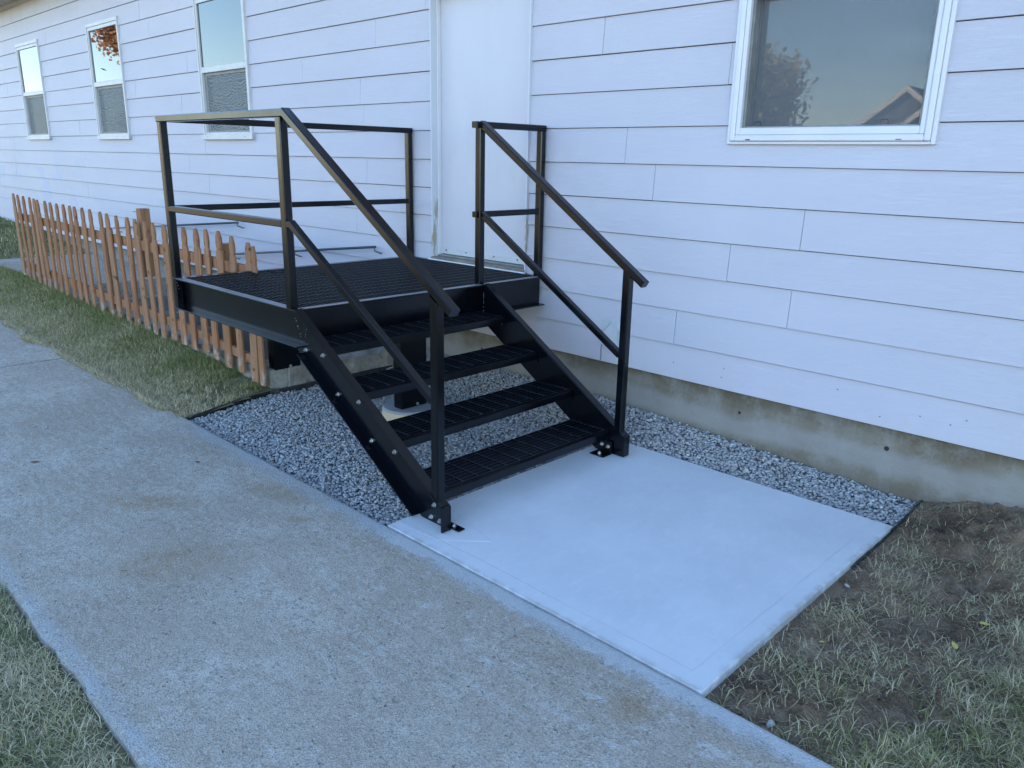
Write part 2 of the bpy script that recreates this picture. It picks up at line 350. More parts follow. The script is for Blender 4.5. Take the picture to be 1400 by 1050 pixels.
def oct_yz(x, yc, zc, w, h, c=.005, dx=0, dz=0):  # chamfered rectangle in the plane x=const, sheared when dx given per z
    pts = [(-w/2 + c, -h/2), (w/2 - c, -h/2), (w/2, -h/2 + c), (w/2, h/2 - c), (w/2 - c, h/2), (-w/2 + c, h/2), (-w/2, h/2 - c), (-w/2, -h/2 + c)]
    return [(x + dx * b, yc + a, zc + b) for a, b in pts]
def oct_xz(y, xc, zc, w, h, c=.005): return [(p[1] - 0 + 0, y, p[2]) for p in oct_yz(0, xc, zc, w, h, c)]
def oct_xy(z, xc, yc, w, h, c=.005, sl=0): return [(p[1], p[2], z + sl * (p[1] - xc)) for p in oct_yz(0, xc, yc, w, h, c)]
def np_mesh(name, verts, faces, mat, parent=None):
    me = bpy.data.meshes.new(name); nv = len(verts); nf = len(faces); k = faces.shape[1]
    me.vertices.add(nv); me.vertices.foreach_set('co', verts.astype(np.float32).ravel())
    me.loops.add(nf * k); me.loops.foreach_set('vertex_index', faces.astype(np.int32).ravel())
    me.polygons.add(nf); me.polygons.foreach_set('loop_start', np.arange(0, nf * k, k, dtype=np.int32))
    me.polygons.foreach_set('loop_total', np.full(nf, k, dtype=np.int32)); me.update(calc_edges=True); me.validate()
    return link(name, me, parent, mat)
def grid(name, x0, x1, y0, y1, step, hf, mat, keep=None):
    nx = max(2, int((x1 - x0) / step) + 1); ny = max(2, int((y1 - y0) / step) + 1)
    xs = np.linspace(x0, x1, nx); ys = np.linspace(y0, y1, ny)
    v = np.array([(x, y, hf(x, y)) for y in ys for x in xs])
    f = []
    for j in range(ny - 1):
        for i in range(nx - 1):
            if keep and not keep((xs[i] + xs[i+1]) / 2, (ys[j] + ys[j+1]) / 2): continue
            f.append((j * nx + i, j * nx + i + 1, (j + 1) * nx + i + 1, (j + 1) * nx + i))
    o = np_mesh(name, v, np.array(f), mat)
    for p in o.data.polygons: p.use_smooth = True
    return o
def nz(x, y, s=1, z=0): return noise.noise(Vector((x * s, y * s, z)))
def clip(v, a=0, b=1): return max(a, min(b, v))

# ---------------------------------------------------------------- ground
FX0, FX1 = -1.97, .0          # pit end wall faces
def h_strip(x, y):
    t = clip((y + 2.25) / .72); up = .02 + .10 * clip((-2 - x) / 2.2) + .07 * clip((-4.2 - x) / 4)
    z = -.018 + max(t, 0) * (up + .018) + .016 * clip((-2.27 - y) / .04)
    if x < -9.5: z = z * 1 + .24 * clip((-10.2 - x) / 3.5) * clip((y + 2.6) / 1.2)
    return z + .010 * nz(x, y, 4) + .006 * nz(x, y, 13)
def h_far(x, y): return .15 + .24 * clip((-10.2 - x) / 3.5) + .012 * nz(x, y, 3)
def h_lawn(x, y): return -.03 + .012 * nz(x, y, 3) + .008 * nz(x, y, 12) - .02 * clip((y + 3.8) / .1)
def h_dirt(x, y):
    wall = clip((y + .55) / .55); b = -.036 + wall * (.036 + .12 * clip((x - 2.35) / .45))
    b += .02 * clip((x - 2.7) / .6)
    r = clip((x - 2.28) / .12) * clip((y + 2.27) / .1)
    m = .034 * nz(x, y, 2.3, 3) + .042 * nz(x, y, 6, 1) + .032 * nz(x, y, 14, 5) + .016 * abs(nz(x, y, 30, 2)) + .012 * nz(x, y, 38, 6)
    rut = -.05 * math.exp(-(((x - 2.62) * .7 + (y + 1.03) * .72) ** 2) / .012) * clip(1 - abs(x - 2.75) / .5)
    return min(b + r * (m + rut) + .005 * nz(x, y, 45), -.008 if x < 2.31 and y < -.3 else 9)
def g_edge(y):                                  # left edge of gravel
    return -1.767 + (-1.95 + 1.767) * clip((y + 2.2) / .67)
def h_grav(x, y):
    side = .105 * clip(1 - (x - .2) / 1.9) ; return -.03 + clip((y + .48) / .45) * (side + .012) + .006 * nz(x, y, 6)
g = G()
HX0, HX1 = -7.3, -1.6
for a, b, c_, d in ((-400, 400, -500, -1.5), (-400, HX0, -1.5, 400), (HX1, 400, -1.5, 400), (HX0, HX1, 1.0, 400)):
    g.add([(a, c_, -.14), (b, c_, -.14), (b, d, -.14), (a, d, -.14)], [(0, 1, 2, 3)])
tag(g.obj('ground', M['drygrass']), kind='structure')
tag(grid('grass_verge_soil', -24, -1.80, -2.30, -1.50, .05, h_strip, M['thatch'], lambda x, y: x < g_edge(y) + .03), kind='structure')
tag(grid('side_yard_soil', -26, -10.2, -1.5, .25, .15, h_far, M['thatch']), kind='structure')
tag(grid('lawn_soil', -26, 6, -8.5, -3.72, .09, h_lawn, M['thatch']), kind='structure')
tag(grid('disturbed_soil', 2.268, 5.2, -2.27, .25, .0145, h_dirt, M['soil']), kind='structure')
tag(grid('gravel_bed', -2.0, 2.29, -2.24, .05, .06, lambda x, y: h_grav(x, y) - .012, M['bed'], lambda x, y: (x > g_edge(y) and x < .53) or (y > -.45 and x > .5)), kind='structure')

# sidewalk: cast slabs with tool joints
sw = tag(empty('sidewalk', (-4, -3, -.01)), kind='structure')
def slab(x0, x1, seed):
    n = max(2, int((x1 - x0) / .06)); vs = []; xs = [x0 + (x1 - x0) * i / n for i in range(n + 1)]
    prof = [(0, -.16), (0, -.014), (.006, -.005), (.02, -.0015)]
    for i, x in enumerate(xs):
        e0 = .013 * nz(x, seed, 5) + .012 * nz(x, seed, 17); e1 = .004 * nz(x, seed + 9, 5)
        if x < -1.85: e1 -= .02 * abs(nz(x, 3, 3))
        drop = -.006 if i in (0, n) else 0
        row = [(x, -3.735 + e0 + a, z + drop * (z > -.1)) for a, z in prof] + [(x, -2.253 + e1 - a, z + drop * (z > -.1)) for a, z in prof[::-1]]
        vs += row
    m = 8; fs = [(i * m + j, (i + 1) * m + j, (i + 1) * m + j + 1, i * m + j + 1) for i in range(n) for j in range(m - 1)]
    fs += [tuple(range(m)), tuple(range(n * m, n * m + m))[::-1]]
    G().add(vs, fs).obj('slab', M['walk'], sw)
for a, b, s_ in ((-26, -19.8, 1), (-19.79, -14.2, 2), (-14.19, -9.1, 3), (-9.09, -4.085, 4), (-4.06, 7.5, 5)): slab(a, b, s_)
# new pad
g = G().box(.508, 2.274, -2.2495, -.42, -.11, 0, .0018)
tag(g.obj('concrete_pad', M['pad']), kind='structure')
# upper path and basement steps
st = tag(empty('basement_stairwell', (-5, -.7, 0)), kind='structure')
G().box(-10.2, -7.0, -1.5, .028, -.12, .17, .008).obj('landing', M['walk'], st)
for i in range(9):
    G().box(-7.0 + .27 * i, -7.0 + .27 * (i + 1) + .02, -1.36, .027, -2.05, .17 - .19 * (i + 1), .008).obj('step', M['curb'], st)
G().box(-4.55, FX0 - .2, -1.36, .026, -2.1, -1.72).obj('pit_floor', M['curb'], st)
# retaining curb (outer wall below the fence) and rough end wall
def rough_wall(name, x0, x1, y0, y1, z0, zt, step, parent, rag=.012, rowf=None):
    bm = bmesh.new(); bmesh.ops.create_cube(bm, size=1)
    for v in bm.verts: v.co = Vector(((x0 + x1) / 2 + v.co.x * (x1 - x0), (y0 + y1) / 2 + v.co.y * (y1 - y0), (z0 + zt) / 2 + v.co.z * (zt - z0)))
    def cut(ax, a, b, s_):
        n = int((b - a) / s_)
        for i in range(1, n + 1):
            p = [0, 0, 0]; p[ax] = a + (b - a) * i / (n + 1); no = [0, 0, 0]; no[ax] = 1
            bmesh.ops.bisect_plane(bm, geom=bm.verts[:] + bm.edges[:] + bm.faces[:], plane_co=p, plane_no=no)
    cut(0, x0, x1, step); cut(1, y0, y1, step); cut(2, max(z0, zt - .35), zt, .06)
    for v in bm.verts:
        x, y, z = v.co
        if z > zt - .3:
            v.co += Vector((nz(y, z, 9, x), nz(x, z, 9, 4), nz(x, y, 7, z))) * rag
        if rowf and z > zt - .01: v.co.z += rowf(x, y)
    me = bpy.data.meshes.new(name); bm.to_mesh(me); bm.free()
    return link(name, me, parent, M['curb'])
rw = empty('retaining_wall', (-4.5, -1.45, 0)); tag(rw, 'low rough concrete retaining wall under the picket fence and around the stairwell', 'retaining wall')
rough_wall('side_wall', -8.2, -1.955, -1.50, -1.355, -2.1, .155, .08, rw, .018, lambda x, y: .02 * clip((-2.6 - x) / 3))
rough_wall('end_wall', -2.28, -1.93, -1.352, .024, -2.1, .150, .05, rw, .030, lambda x, y: .035 * nz(y, x, 3) + (.03 if (x < -2.1 and y > -.9) else 0))

# gravel stones
def icosa():
    t = (1 + 5 ** .5) / 2
    v = np.array([(-1, t, 0), (1, t, 0), (-1, -t, 0), (1, -t, 0), (0, -1, t), (0, 1, t), (0, -1, -t), (0, 1, -t), (t, 0, -1), (t, 0, 1), (-t, 0, -1), (-t, 0, 1)]) / math.sqrt(1 + t * t)
    f = np.array([(0, 11, 5), (0, 5, 1), (0, 1, 7), (0, 7, 10), (0, 10, 11), (1, 5, 9), (5, 11, 4), (11, 10, 2), (10, 7, 6), (7, 1, 8), (3, 9, 4), (3, 4, 2), (3, 2, 6), (3, 6, 8), (3, 8, 9), (4, 9, 5), (2, 4, 11), (6, 2, 10), (8, 6, 7), (9, 8, 1)])
    return v, f
def stones(name, pts, r0, r1, mat, flat=.75):
    n = len(pts); V, F = icosa()
    v = V[None] * (1 + rng.uniform(-.28, .28, (n, 12, 1))) * rng.uniform(.65, 1.25, (n, 1, 3))
    q_ = rng.normal(size=(n, 4)); q_ /= np.linalg.norm(q_, axis=1, keepdims=True); w_, x, y, z = q_.T
    Rm = np.stack([1-2*(y*y+z*z), 2*(x*y-z*w_), 2*(x*z+y*w_), 2*(x*y+z*w_), 1-2*(x*x+z*z), 2*(y*z-x*w_), 2*(x*z-y*w_), 2*(y*z+x*w_), 1-2*(x*x+y*y)], 1).reshape(n, 3, 3)
    v = np.einsum('nij,nkj->nki', Rm, v) * (r0 + (r1 - r0) * rng.random((n, 1, 1)) ** 1.8)
    v[:, :, 2] *= flat; v += pts[:, None, :]
    f = (F[None] + 12 * np.arange(n)[:, None, None]).reshape(-1, 3)
    return np_mesh(name, v.reshape(-1, 3), f, mat)
pts = []
while len(pts) < 40000:
    if rng.random() < .86: x, y = rng.uniform(-1.97, .50), rng.uniform(-2.245, .02)
    else: x, y = rng.uniform(.50, 2.275), rng.uniform(-.415, .02)
    if x < g_edge(y) + .015: continue
    if x > .49 and y < -.41: continue
    if (x + .79) ** 2 + (y + 1.06) ** 2 < .19 ** 2: continue
    pts.append((x, y, h_grav(x, y) + rng.uniform(-.012, .008) + .006 * nz(x, y, 9)))
tag(stones('gravel', np.array(pts), .0055, .0135, M['gravel']), 'loose grey crushed stone spread under the steel stair and along the foundation', 'gravel', kind='stuff')
pts = []
while len(pts) < 16000:
    x, y = rng.uniform(2.29, 4.2), rng.uniform(-2.24, 0)
    if nz(x, y, 5, 7) < -.25: continue
    pts.append((x, y, h_dirt(x, y) + .001))
tag(stones('soil_crumbs', np.array(pts), .0015, .0105, M['soil']), 'small clods and crumbs of soil scattered over the bare ground', 'soil', kind='stuff')

# grass blades
def blades(name, n, xr, yr, hf, length, width, lean, dryf, dens=None, label='', lift=0):
    P = []
    while len(P) < n:
        x = rng.uniform(*xr, 4096); y = rng.uniform(*yr, 4096)
        for a, b in zip(x, y):
            if dens and rng.random() > dens(a, b): continue
            P.append((a, b, hf(a, b) - .004, dryf(a, b)))
            if len(P) >= n: break
    P = np.array(P); n = len(P)
    az = rng.uniform(0, 2 * math.pi, n); ln = length * rng.uniform(.45, 1.25, n); le = np.clip(rng.normal(lean, .3, n), .05, 1.45)
    if dryf: le = np.clip(le + .35 * (P[:, 3] - .4), .05, 1.5)
    d = np.stack([np.cos(az), np.sin(az), np.zeros(n)], 1); s_ = np.stack([-np.sin(az), np.cos(az), np.zeros(n)], 1)
    tw = rng.normal(0, .5, n)[:, None]; s_ = s_ + .0 * tw
    w_ = (width * rng.uniform(.6, 1.3, n))[:, None]; up = np.array([0, 0, 1.])
    b = P[:, :3].copy(); b[:, 2] += lift
    l1 = (ln * .5)[:, None]; m = b + l1 * (d * np.sin(le * .7)[:, None] + up * np.cos(le * .7)[:, None])
    d2 = d + s_ * rng.normal(0, .35, n)[:, None]
    le2 = np.clip(le * 1.45, 0, 1.75)[:, None]; t = m + l1 * (d2 * np.sin(le2) + up * np.cos(le2))
    t[:, 2] = np.maximum(t[:, 2], P[:, 2] + .006)
    v = np.stack([b - s_ * w_ * .5, b + s_ * w_ * .5, m + s_ * w_ * .42, m - s_ * w_ * .42, t - s_ * w_ * .06, t + s_ * w_ * .06], 1)
    f0 = np.array([(0, 1, 2, 3), (3, 2, 5, 4)]); f = (f0[None] + 6 * np.arange(n)[:, None, None]).reshape(-1, 4)
    o = np_mesh(name, v.reshape(-1, 3), f, M['grass'])
    at = o.data.attributes.new('dry', 'FLOAT', 'POINT'); at.data.foreach_set('value', np.repeat(P[:, 3], 6).astype(np.float32))
    return tag(o, label, 'grass', kind='stuff')
def dry_strip(x, y): return clip(.95 - .9 * clip((y + 2.3) / .75) ** 1.0 + .35 * nz(x, y, 2.2) + .2 * clip((x + 3) / 1.2), 0, 1)
blades('verge_grass', 90000, (-9, -1.80), (-2.40, -1.505), h_strip, .055, .0042, .75, dry_strip,
       lambda x, y: (x < g_edge(y) - .01) * (1.0 if y < -1.56 else .7) * (.15 if (x > -2.35 and y > -2.05 and nz(x, y, 6) > -.25) else 1) * (y > -2.29 - .09 * clip(.4 + 1.6 * nz(x, 0, 1.7)) * clip((-1.95 - x) / .3)) * clip(.5 + (x + 9) / 6, .35, 1),
       'strip of short green grass fading to straw between sidewalk and picket fence')
blades('side_yard_grass', 16000, (-24, -9), (-2.3, .0), lambda x, y: h_strip(x, y) if y < -1.5 else h_far(x, y), .08, .014, .7, lambda x, y: clip(.25 + .4 * nz(x, y, 1.5), 0, 1),
       lambda x, y: 1 if (y < -1.5 or x < -10.25) else 0, 'green grass climbing beside the house beyond the end of the fence')
blades('lawn_grass', 90000, (-3.2, 2.6), (-5.1, -3.745), h_lawn, .070, .0028, 1.0, lambda x, y: clip(.62 + .55 * nz(x, y, 3.5) + .2 * nz(x, y, 9), 0, 1),
       lambda x, y: clip(.55 + 1.2 * nz(x, y, 5, 2), .12, 1), 'straw and green lawn along the near edge of the old sidewalk')
blades('lawn_grass_far', 30000, (-20, -3.2), (-6.5, -3.745), h_lawn, .07, .008, .9, lambda x, y: clip(.55 + .5 * nz(x, y, 2), 0, 1), None, 'thinner lawn further along the near side of the old sidewalk')
def dirt_green(x, y): return clip((x - 2.50 - .25 * (y + 2.3) ** .8 if y > -2.3 else 0) * 3.0 + .2, 0, 1)
def dirt_dens(x, y):
    lush = clip(4.0 * (x - 2.80 + .10 * clip((-1.2 - y)) + .16 * nz(x, y, 3) + .08 * nz(x, y, 9)) * 1.0) * clip((-.55 - y) / .35)
    for (cx, cy, rr) in ((2.45, -1.85, .16), (2.62, -1.62, .14), (2.41, -.55, .10), (2.50, -.95, .12), (2.40, -1.45, .08)): lush = max(lush, .42 * clip(1.25 - math.hypot(x - cx, (y - cy) * .8) / (rr * (1 + .5 * nz(x, y, 9))))) 
    tuft = clip((nz(x, y, 5.5, 8) - .05) * 3.0) * .35 * clip((-.12 - y) / .3)
    return clip(.75 * clip(lush) + tuft * .7 + .012, 0, 1)
blades('yard_grass', 46000, (2.29, 4.6), (-2.26, -.05), h_dirt, .075, .0025, 1.05,
       lambda x, y: clip(1.0 - .45 * clip(1.5 * (-1.15 - y) + 1.2 * (x - 2.75)) + .35 * nz(x, y, 4), 0, 1), dirt_dens,
       'straw tufts and greener grass over the dug up soil beside the new pad')
blades('loose_straw', 4200, (2.29, 4.2), (-2.24, -.02), h_dirt, .085, .0020, 1.35, lambda x, y: 1.0, lambda x, y: .4 + nz(x, y, 3), 'loose dry straw lying on the bare soil beside the foundation', .006)

# ---------------------------------------------------------------- house
house = tag(empty('house', (-6, 3.5, 0)), 'white lap sided single storey house on a concrete foundation', 'house')
XE0, XE1 = -25.0, 6.5
Z0, E = .3628, .2282; NC = 17
ZT = 4.06
OPEN = [(-1.785, -.690, .90, 2.985), (.917, 2.060, 1.855, 2.735), (-5.865, -4.730, 1.895, 3.435), (-9.245, -8.095, 1.905, 3.445), (-12.600, -11.440, 1.910, 3.440)]
seams = {0: [], 1: [.652, -2.75], 2: [-5.91], 3: [.993, -2.896, -10.03], 4: [-5.888, -10.05], 5: [.411, -2.711], 6: [.174, -5.904], 7: [-2.734], 8: [-10.095], 9: [-3.714], 10: [-2.527], 12: [-7.169], 13: [-7.40], 14: [-8.975, -13.135]}
OV = .0
for k in range(NC):
    z0 = Z0 + k * E; z1 = min(z0 + E, ZT)
    if z1 - z0 < .02: continue
    js = sorted(seams.get(k, [])); L = 3.66
    if not js: js = [random.uniform(-3.2, .2) if k > 9 else random.uniform(3.0, 4.5)]
    x = js[-1] + L
    while x < XE1: js.append(x); x += L
    x = js[0] - L - (0 if k % 3 else .4)
    js.sort()
    while x > XE0: js.insert(0, x); x -= L
    js = [XE0] + js + [XE1]
    js = [a for i, a in enumerate(js) if i == 0 or a - js[i - 1] > .1]
    for a, b in zip(js, js[1:]):
        rects = [(a + .0016, b - .0016, z0, z1)]
        for (ox0, ox1, oz0, oz1) in OPEN:
            new = []
            for (rx0, rx1, rz0, rz1) in rects:
                if rx1 <= ox0 or rx0 >= ox1 or rz1 <= oz0 or rz0 >= oz1: new.append((rx0, rx1, rz0, rz1)); continue
                zz0, zz1 = max(rz0, oz0), min(rz1, oz1)
                if rx0 < ox0: new.append((rx0, ox0, rz0, rz1))
                if rx1 > ox1: new.append((ox1, rx1, rz0, rz1))
                xa, xb = max(rx0, ox0), min(rx1, ox1)
                if rz0 < oz0: new.append((xa, xb, rz0, oz0))
                if rz1 > oz1: new.append((xa, xb, oz1, rz1))
            rects = new
        if not rects: continue
        jit = random.uniform(-.0012, .0012); zj = random.uniform(-.0012, .0012)
        groups = []
        for rc in sorted(rects):
            for gr in groups:
                if any(abs(rc[0] - q_[1]) < 1e-6 for q_ in gr): gr.append(rc); break
            else: groups.append([rc])
        for gr in groups:
          g = G()
          for (rx0, rx1, rz0, rz1) in gr:
              yb = lambda z: jit + .0125 * (z - z0) / E
              lo = rz0 + (zj + .0021 if abs(rz0 - z0) < 1e-6 else 0)
              top = rz1 - (.002 if abs(rz1 - z1) < 1e-6 and k < NC - 1 else 0)
              p = [(yb(rz0), lo + .0015), (yb(rz0) + .0015, lo), (.0165, lo), (.0165, top), (yb(rz1), top)]
              g.loft([(rx0, y, z) for y, z in p], [(rx1, y, z) for y, z in p])
          g.obj('siding_board', M['siding'], house)
# wall core (behind boards), with openings left as recesses
def wall_rects(x0, x1, z0, z1, ops):
    xs = sorted({x0, x1, *[o[0] for o in ops], *[o[1] for o in ops]}); out = []
    for a, b in zip(xs, xs[1:]):
        segs = [(z0, z1)]
        for o in ops:
            if o[0] <= a and o[1] >= b: segs = [s2 for s_ in segs for s2 in ((s_[0], min(s_[1], o[2])), (max(s_[0], o[3]), s_[1])) if s2[1] > s2[0] + 1e-6]
        out += [(a, b, *s_) for s_ in segs]
    return out
g = G()
for a, b, c_, d in wall_rects(XE0, XE1, Z0 + .02, 4.10, OPEN): g.box(a, b, .0172, .16, c_, d)
g.box(XE0, XE0 + .15, .1601, 9, Z0 + .02, 4.1); g.box(XE1 - .15, XE1, .1601, 9, Z0 + .02, 4.1); g.box(XE0, XE1, 8.9, 9.05, Z0 + .02, 4.1)
g.obj('wall', M['interior'], house)
for a, b, c_, d in OPEN[1:]:
    G().box(a - .05, b + .05, .165, .9, c_ - .05, d + .05).obj('room_interior', M['interior'], house)
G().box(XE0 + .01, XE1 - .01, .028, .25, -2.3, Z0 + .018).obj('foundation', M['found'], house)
g = G().box(XE0 - .3, XE1 + .3, -.46, .0, 4.075, 4.095); o = g.obj('soffit', M['soffit'], house)
g = G()
for i in range(100):
    x = XE0 + i * .32; g.box(x, x + .006, -.455, -.005, 4.069, 4.074)
o = g.obj('soffit_groove', M['soffit'], house); o['kind'] = 'stuff'
G().box(XE0 - .3, XE1 + .3, -.485, -.461, 4.03, 4.22).obj('fascia', M['vinyl'], house)
G().box(XE0, XE1, -.012, -.0005, 4.035, 4.0745).obj('frieze_trim', M['siding'], house)
g = G().add([(XE0 - .4, -.58, 4.16), (XE1 + .4, -.58, 4.16), (XE1 + .4, 4.6, 6.3), (XE0 - .4, 4.6, 6.3), (XE0 - .4, 9.8, 4.16), (XE1 + .4, 9.8, 4.16),
              (XE0 - .4, -.58, 4.26), (XE1 + .4, -.58, 4.26), (XE1 + .4, 4.6, 6.42), (XE0 - .4, 4.6, 6.42), (XE0 - .4, 9.8, 4.26), (XE1 + .4, 9.8, 4.26)],
            [(0, 1, 2, 3), (3, 2, 5, 4), (6, 9, 8, 7), (9, 10, 11, 8), (0, 6, 7, 1), (4, 5, 11, 10), (0, 3, 9, 6), (3, 4, 10, 9), (1, 7, 8, 2), (2, 8, 11, 5)])
g.obj('roof', M['roof'], house)
G().add([(XE0, .1, 4.1), (XE0, 9, 4.1), (XE0, 4.6, 6.2), (XE1, .1, 4.1), (XE1, 9, 4.1), (XE1, 4.6, 6.2)], [(0, 1, 2), (3, 5, 4)]).obj('gable_wall', M['siding'], house)
for (x, z, r) in ((2.053, .24, .014), (1.156, .232, .010), (.222, .067, .010), (-1.2, .22, .01)):
    G().cyl((x, .0285, z), (x, .026, z), r, n=10).obj('tie_hole', M['dark'], house)
# door
dr = G().box(-1.772, -.703, .085, .125, .955, 2.97, .002).obj('door', M['door'], house)
G().box(-1.765, -.712, .076, .0845, .958, 1.005, .002).obj('door_sweep', M['alu'], dr)
g = G()
for x in (-1.70, -1.45, -1.12, -.86): g.cyl((x, .0755, .99), (x, .072, .99), .006, n=8)
g.obj('sweep_screws', M['dark'], dr)
G().box(-1.783, -.695, -.030, .084, .914, .938, .003).obj('threshold', M['rust'], house)
G().box(-1.775, -.700, .045, .083, .9385, .953, .003).obj('threshold_cap', M['alug'], house)
G().box(-1.80, -.67, -.050, -.0305, .905, .921, .003).obj('sill_strip', M['vinyl'], house)
fr = G().box(-1.7849, -1.7725, -.018, .1255, .915, 2.984, .002).obj('door_jamb', M['jamb'], house)
G().box(-1.7722, -1.762, .045, .084, .94, 2.97, .002).obj('door_stop', M['vinyl'], fr)
G().box(-.7025, -.6905, -.016, .1255, .915, 2.984, .002).obj('door_jamb', M['jamb'], house)
G().box(-1.772, -.703, -.016, .1255, 2.972, 2.9845, .002).obj('door_head', M['jamb'], house)
# big right window (awning style, vinyl frame)
x0, x1, z0, z1 = .917, 2.060, 1.855, 2.735
wn = G()
def frame(g, x0, x1, z0, z1, wl, wr, wb, wt, y0, y1, c=.003):
    g.box(x0, x0 + wl, y0, y1, z0, z1, c); g.box(x1 - wr, x1, y0, y1, z0, z1, c)
    g.box(x0 + wl, x1 - wr, y0, y1, z0, z0 + wb, c); g.box(x0 + wl, x1 - wr, y0, y1, z1 - wt, z1, c); return g
win = frame(G(), x0, x1, z0, z1, .022, .022, .016, .02, -.016, .02).obj('window', M['vinyl'], house)
frame(G(), x0 + .0225, x1 - .0225, z0 + .0165, z1 - .0205, .030, .030, .034, .03, -.030, .045, .006).obj('frame', M['vinyl'], win)
frame(G(), x0 + .053, x1 - .053, z0 + .051, z1 - .051, .026, .026, .040, .026, -.022, .05, .004).obj('sash', M['vinyl'], win)
gx0, gx1, gz0, gz1 = x0 + .0795, x1 - .0795, z0 + .0915, z1 - .0775
frame(G(), gx0, gx1, gz0, gz1, .016, .016, .008, .018, .006, .095, .001).obj('screen_frame', M['alug'], win)
G().box(gx0 + .016, gx1 - .016, .060, .0605, gz0 + .01, gz1 - .018).obj('screen', M['mesh'], win)
G().box(gx0 + .016, gx1 - .016, .084, .090, gz0 + .008, gz1 - .018).obj('pane', M['glassup'], win)
for lx in (1.088, 1.794):
    G().path([(lx - .018, .017, gz0 + .008), (lx - .016, .015, gz0 + .032), (lx + .016, .015, gz0 + .034), (lx + .02, .017, gz0 + .008)], .0017, 6).obj('latch', M['black'], win)
for lx in (1.059, 1.891): G().box(lx - .014, lx + .014, -.0313, -.0302, z0 + .022, z0 + .028).obj('weep_slot', M['alug'] if lx > 1.5 else M['dark'], win)
# three tall single hung windows
for (x0, x1, z0, z1) in OPEN[2:]:
    win = frame(G(), x0, x1, z0, z1, .026, .026, .030, .05, -.022, .02).obj('window', M['alu'], house)
    frame(G(), x0 + .0265, x1 - .0265, z0 + .0305, z1 - .0505, .030, .034, .050, .045, -.012, .05).obj('frame', M['alu'], win)
    zm = 2.645
    G().box(x0 + .057, x1 - .061, -.010, .045, zm - .028, zm + .036, .004).obj('meeting_rail', M['alu'], win)
    a, b = x0 + .0575, x1 - .0615
    G().box(a, b, .006, .010, zm + .0365, z1 - .0965).obj('pane', M['glassup'], win)
    g = G(); g.box(a, a + .060, .018, .055, z0 + .081, zm - .0285, .002); g.box(b - .02, b, .018, .055, z0 + .081, zm - .0285, .002); g.box(a + .060, b - .02, .018, .055, zm - .06, zm - .0285, .002); g.box(a + .060, b - .02, .018, .055, z0 + .081, z0 + .10, .002)
    g.obj('lower_sash', M['alug'], win)
    G().box(a + .061, b - .021, .044, .048, z0 + .101, zm - .061).obj('pane', M['glass'], win)
    G().box(a + .061, b - .021, .024, .0245, z0 + .101, zm - .061).obj('screen', M['screen'], win)
    G().box(x0 - .02, x1 + .02, -.034, -.0225, z0 + .002, z0 + .055, .002).obj('sill', M['alu'], win)
    for sx in (x0 + .13, x1 - .13): G().cyl((sx, -.0345, z0 + .03), (sx, -.0365, z0 + .03), .006, n=8).obj('screw', M['alug'], win)
# plastic vent hood low on the siding, with cable
vh = tag(empty('vent_hood', (.16, 0, .60)), 'small faded plastic hood fixed low on the siding behind the right stair post', 'vent')
G().loft([(.075, -.003, .50), (.245, -.003, .50), (.245, -.003, .655), (.21, -.003, .668), (.14, -.003, .668), (.075, -.003, .595)],
         [(.085, -.045, .50), (.240, -.050, .50), (.240, -.050, .62), (.21, -.028, .655), (.15, -.028, .655), (.105, -.03, .60)]).obj('hood', M['vent'], vh)
G().box(.06, .255, -.0035, .002, .49, .675, .001).obj('flange', M['vent'], vh)
G().path([(.065, -.006, .50), (.062, -.007, .45), (.066, -.007, .40), (.060, -.004, .372)], .003, 6).obj('cable', M['alug'], vh)
# small specks (nail heads) on the lowest boards
g = G()
for (x, z) in ((.66, .47), (1.02, .44), (1.03, .50), (2.0, .42), (2.2, .47), (2.35, .46), (2.42, .50), (1.75, .52)):
    yy = .0105 * ((z - Z0) % E) / E - .0012; g.cyl((x, yy, z), (x, yy - .0012, z), .0045, n=8)
g.obj('nail_head', M['alug'], house)['kind'] = 'stuff'

# wall handrails above the basement steps
def wall_rail(p0, p1, label, brk):
    t = empty('wall_handrail', p0); tag(t, label, 'handrail', 'old pipe handrails over the basement steps')
    p0, p1 = Vector(p0), Vector(p1)
    G().cyl(p0, p1, .0115, n=10).obj('pipe', M['pipe'], t, True)
    for f in brk:
        p = p0.lerp(p1, f); G().path([p, p + Vector((.0, .0, -.035)), p + Vector((.0, .06, -.06)), p + Vector((0, .075, -.062))], .008, 8).obj('bracket', M['alug'], t)
wall_rail((-8.9, -.08, .665), (-5.08, -.08, 1.0), 'upper dark pipe handrail on the siding above the far pickets', (.02, .5, .995))
wall_rail((-5.3, -.08, .625), (-2.50, -.08, .955), 'lower dark pipe handrail on the siding just behind the steel landing', (.02, .5, .995))

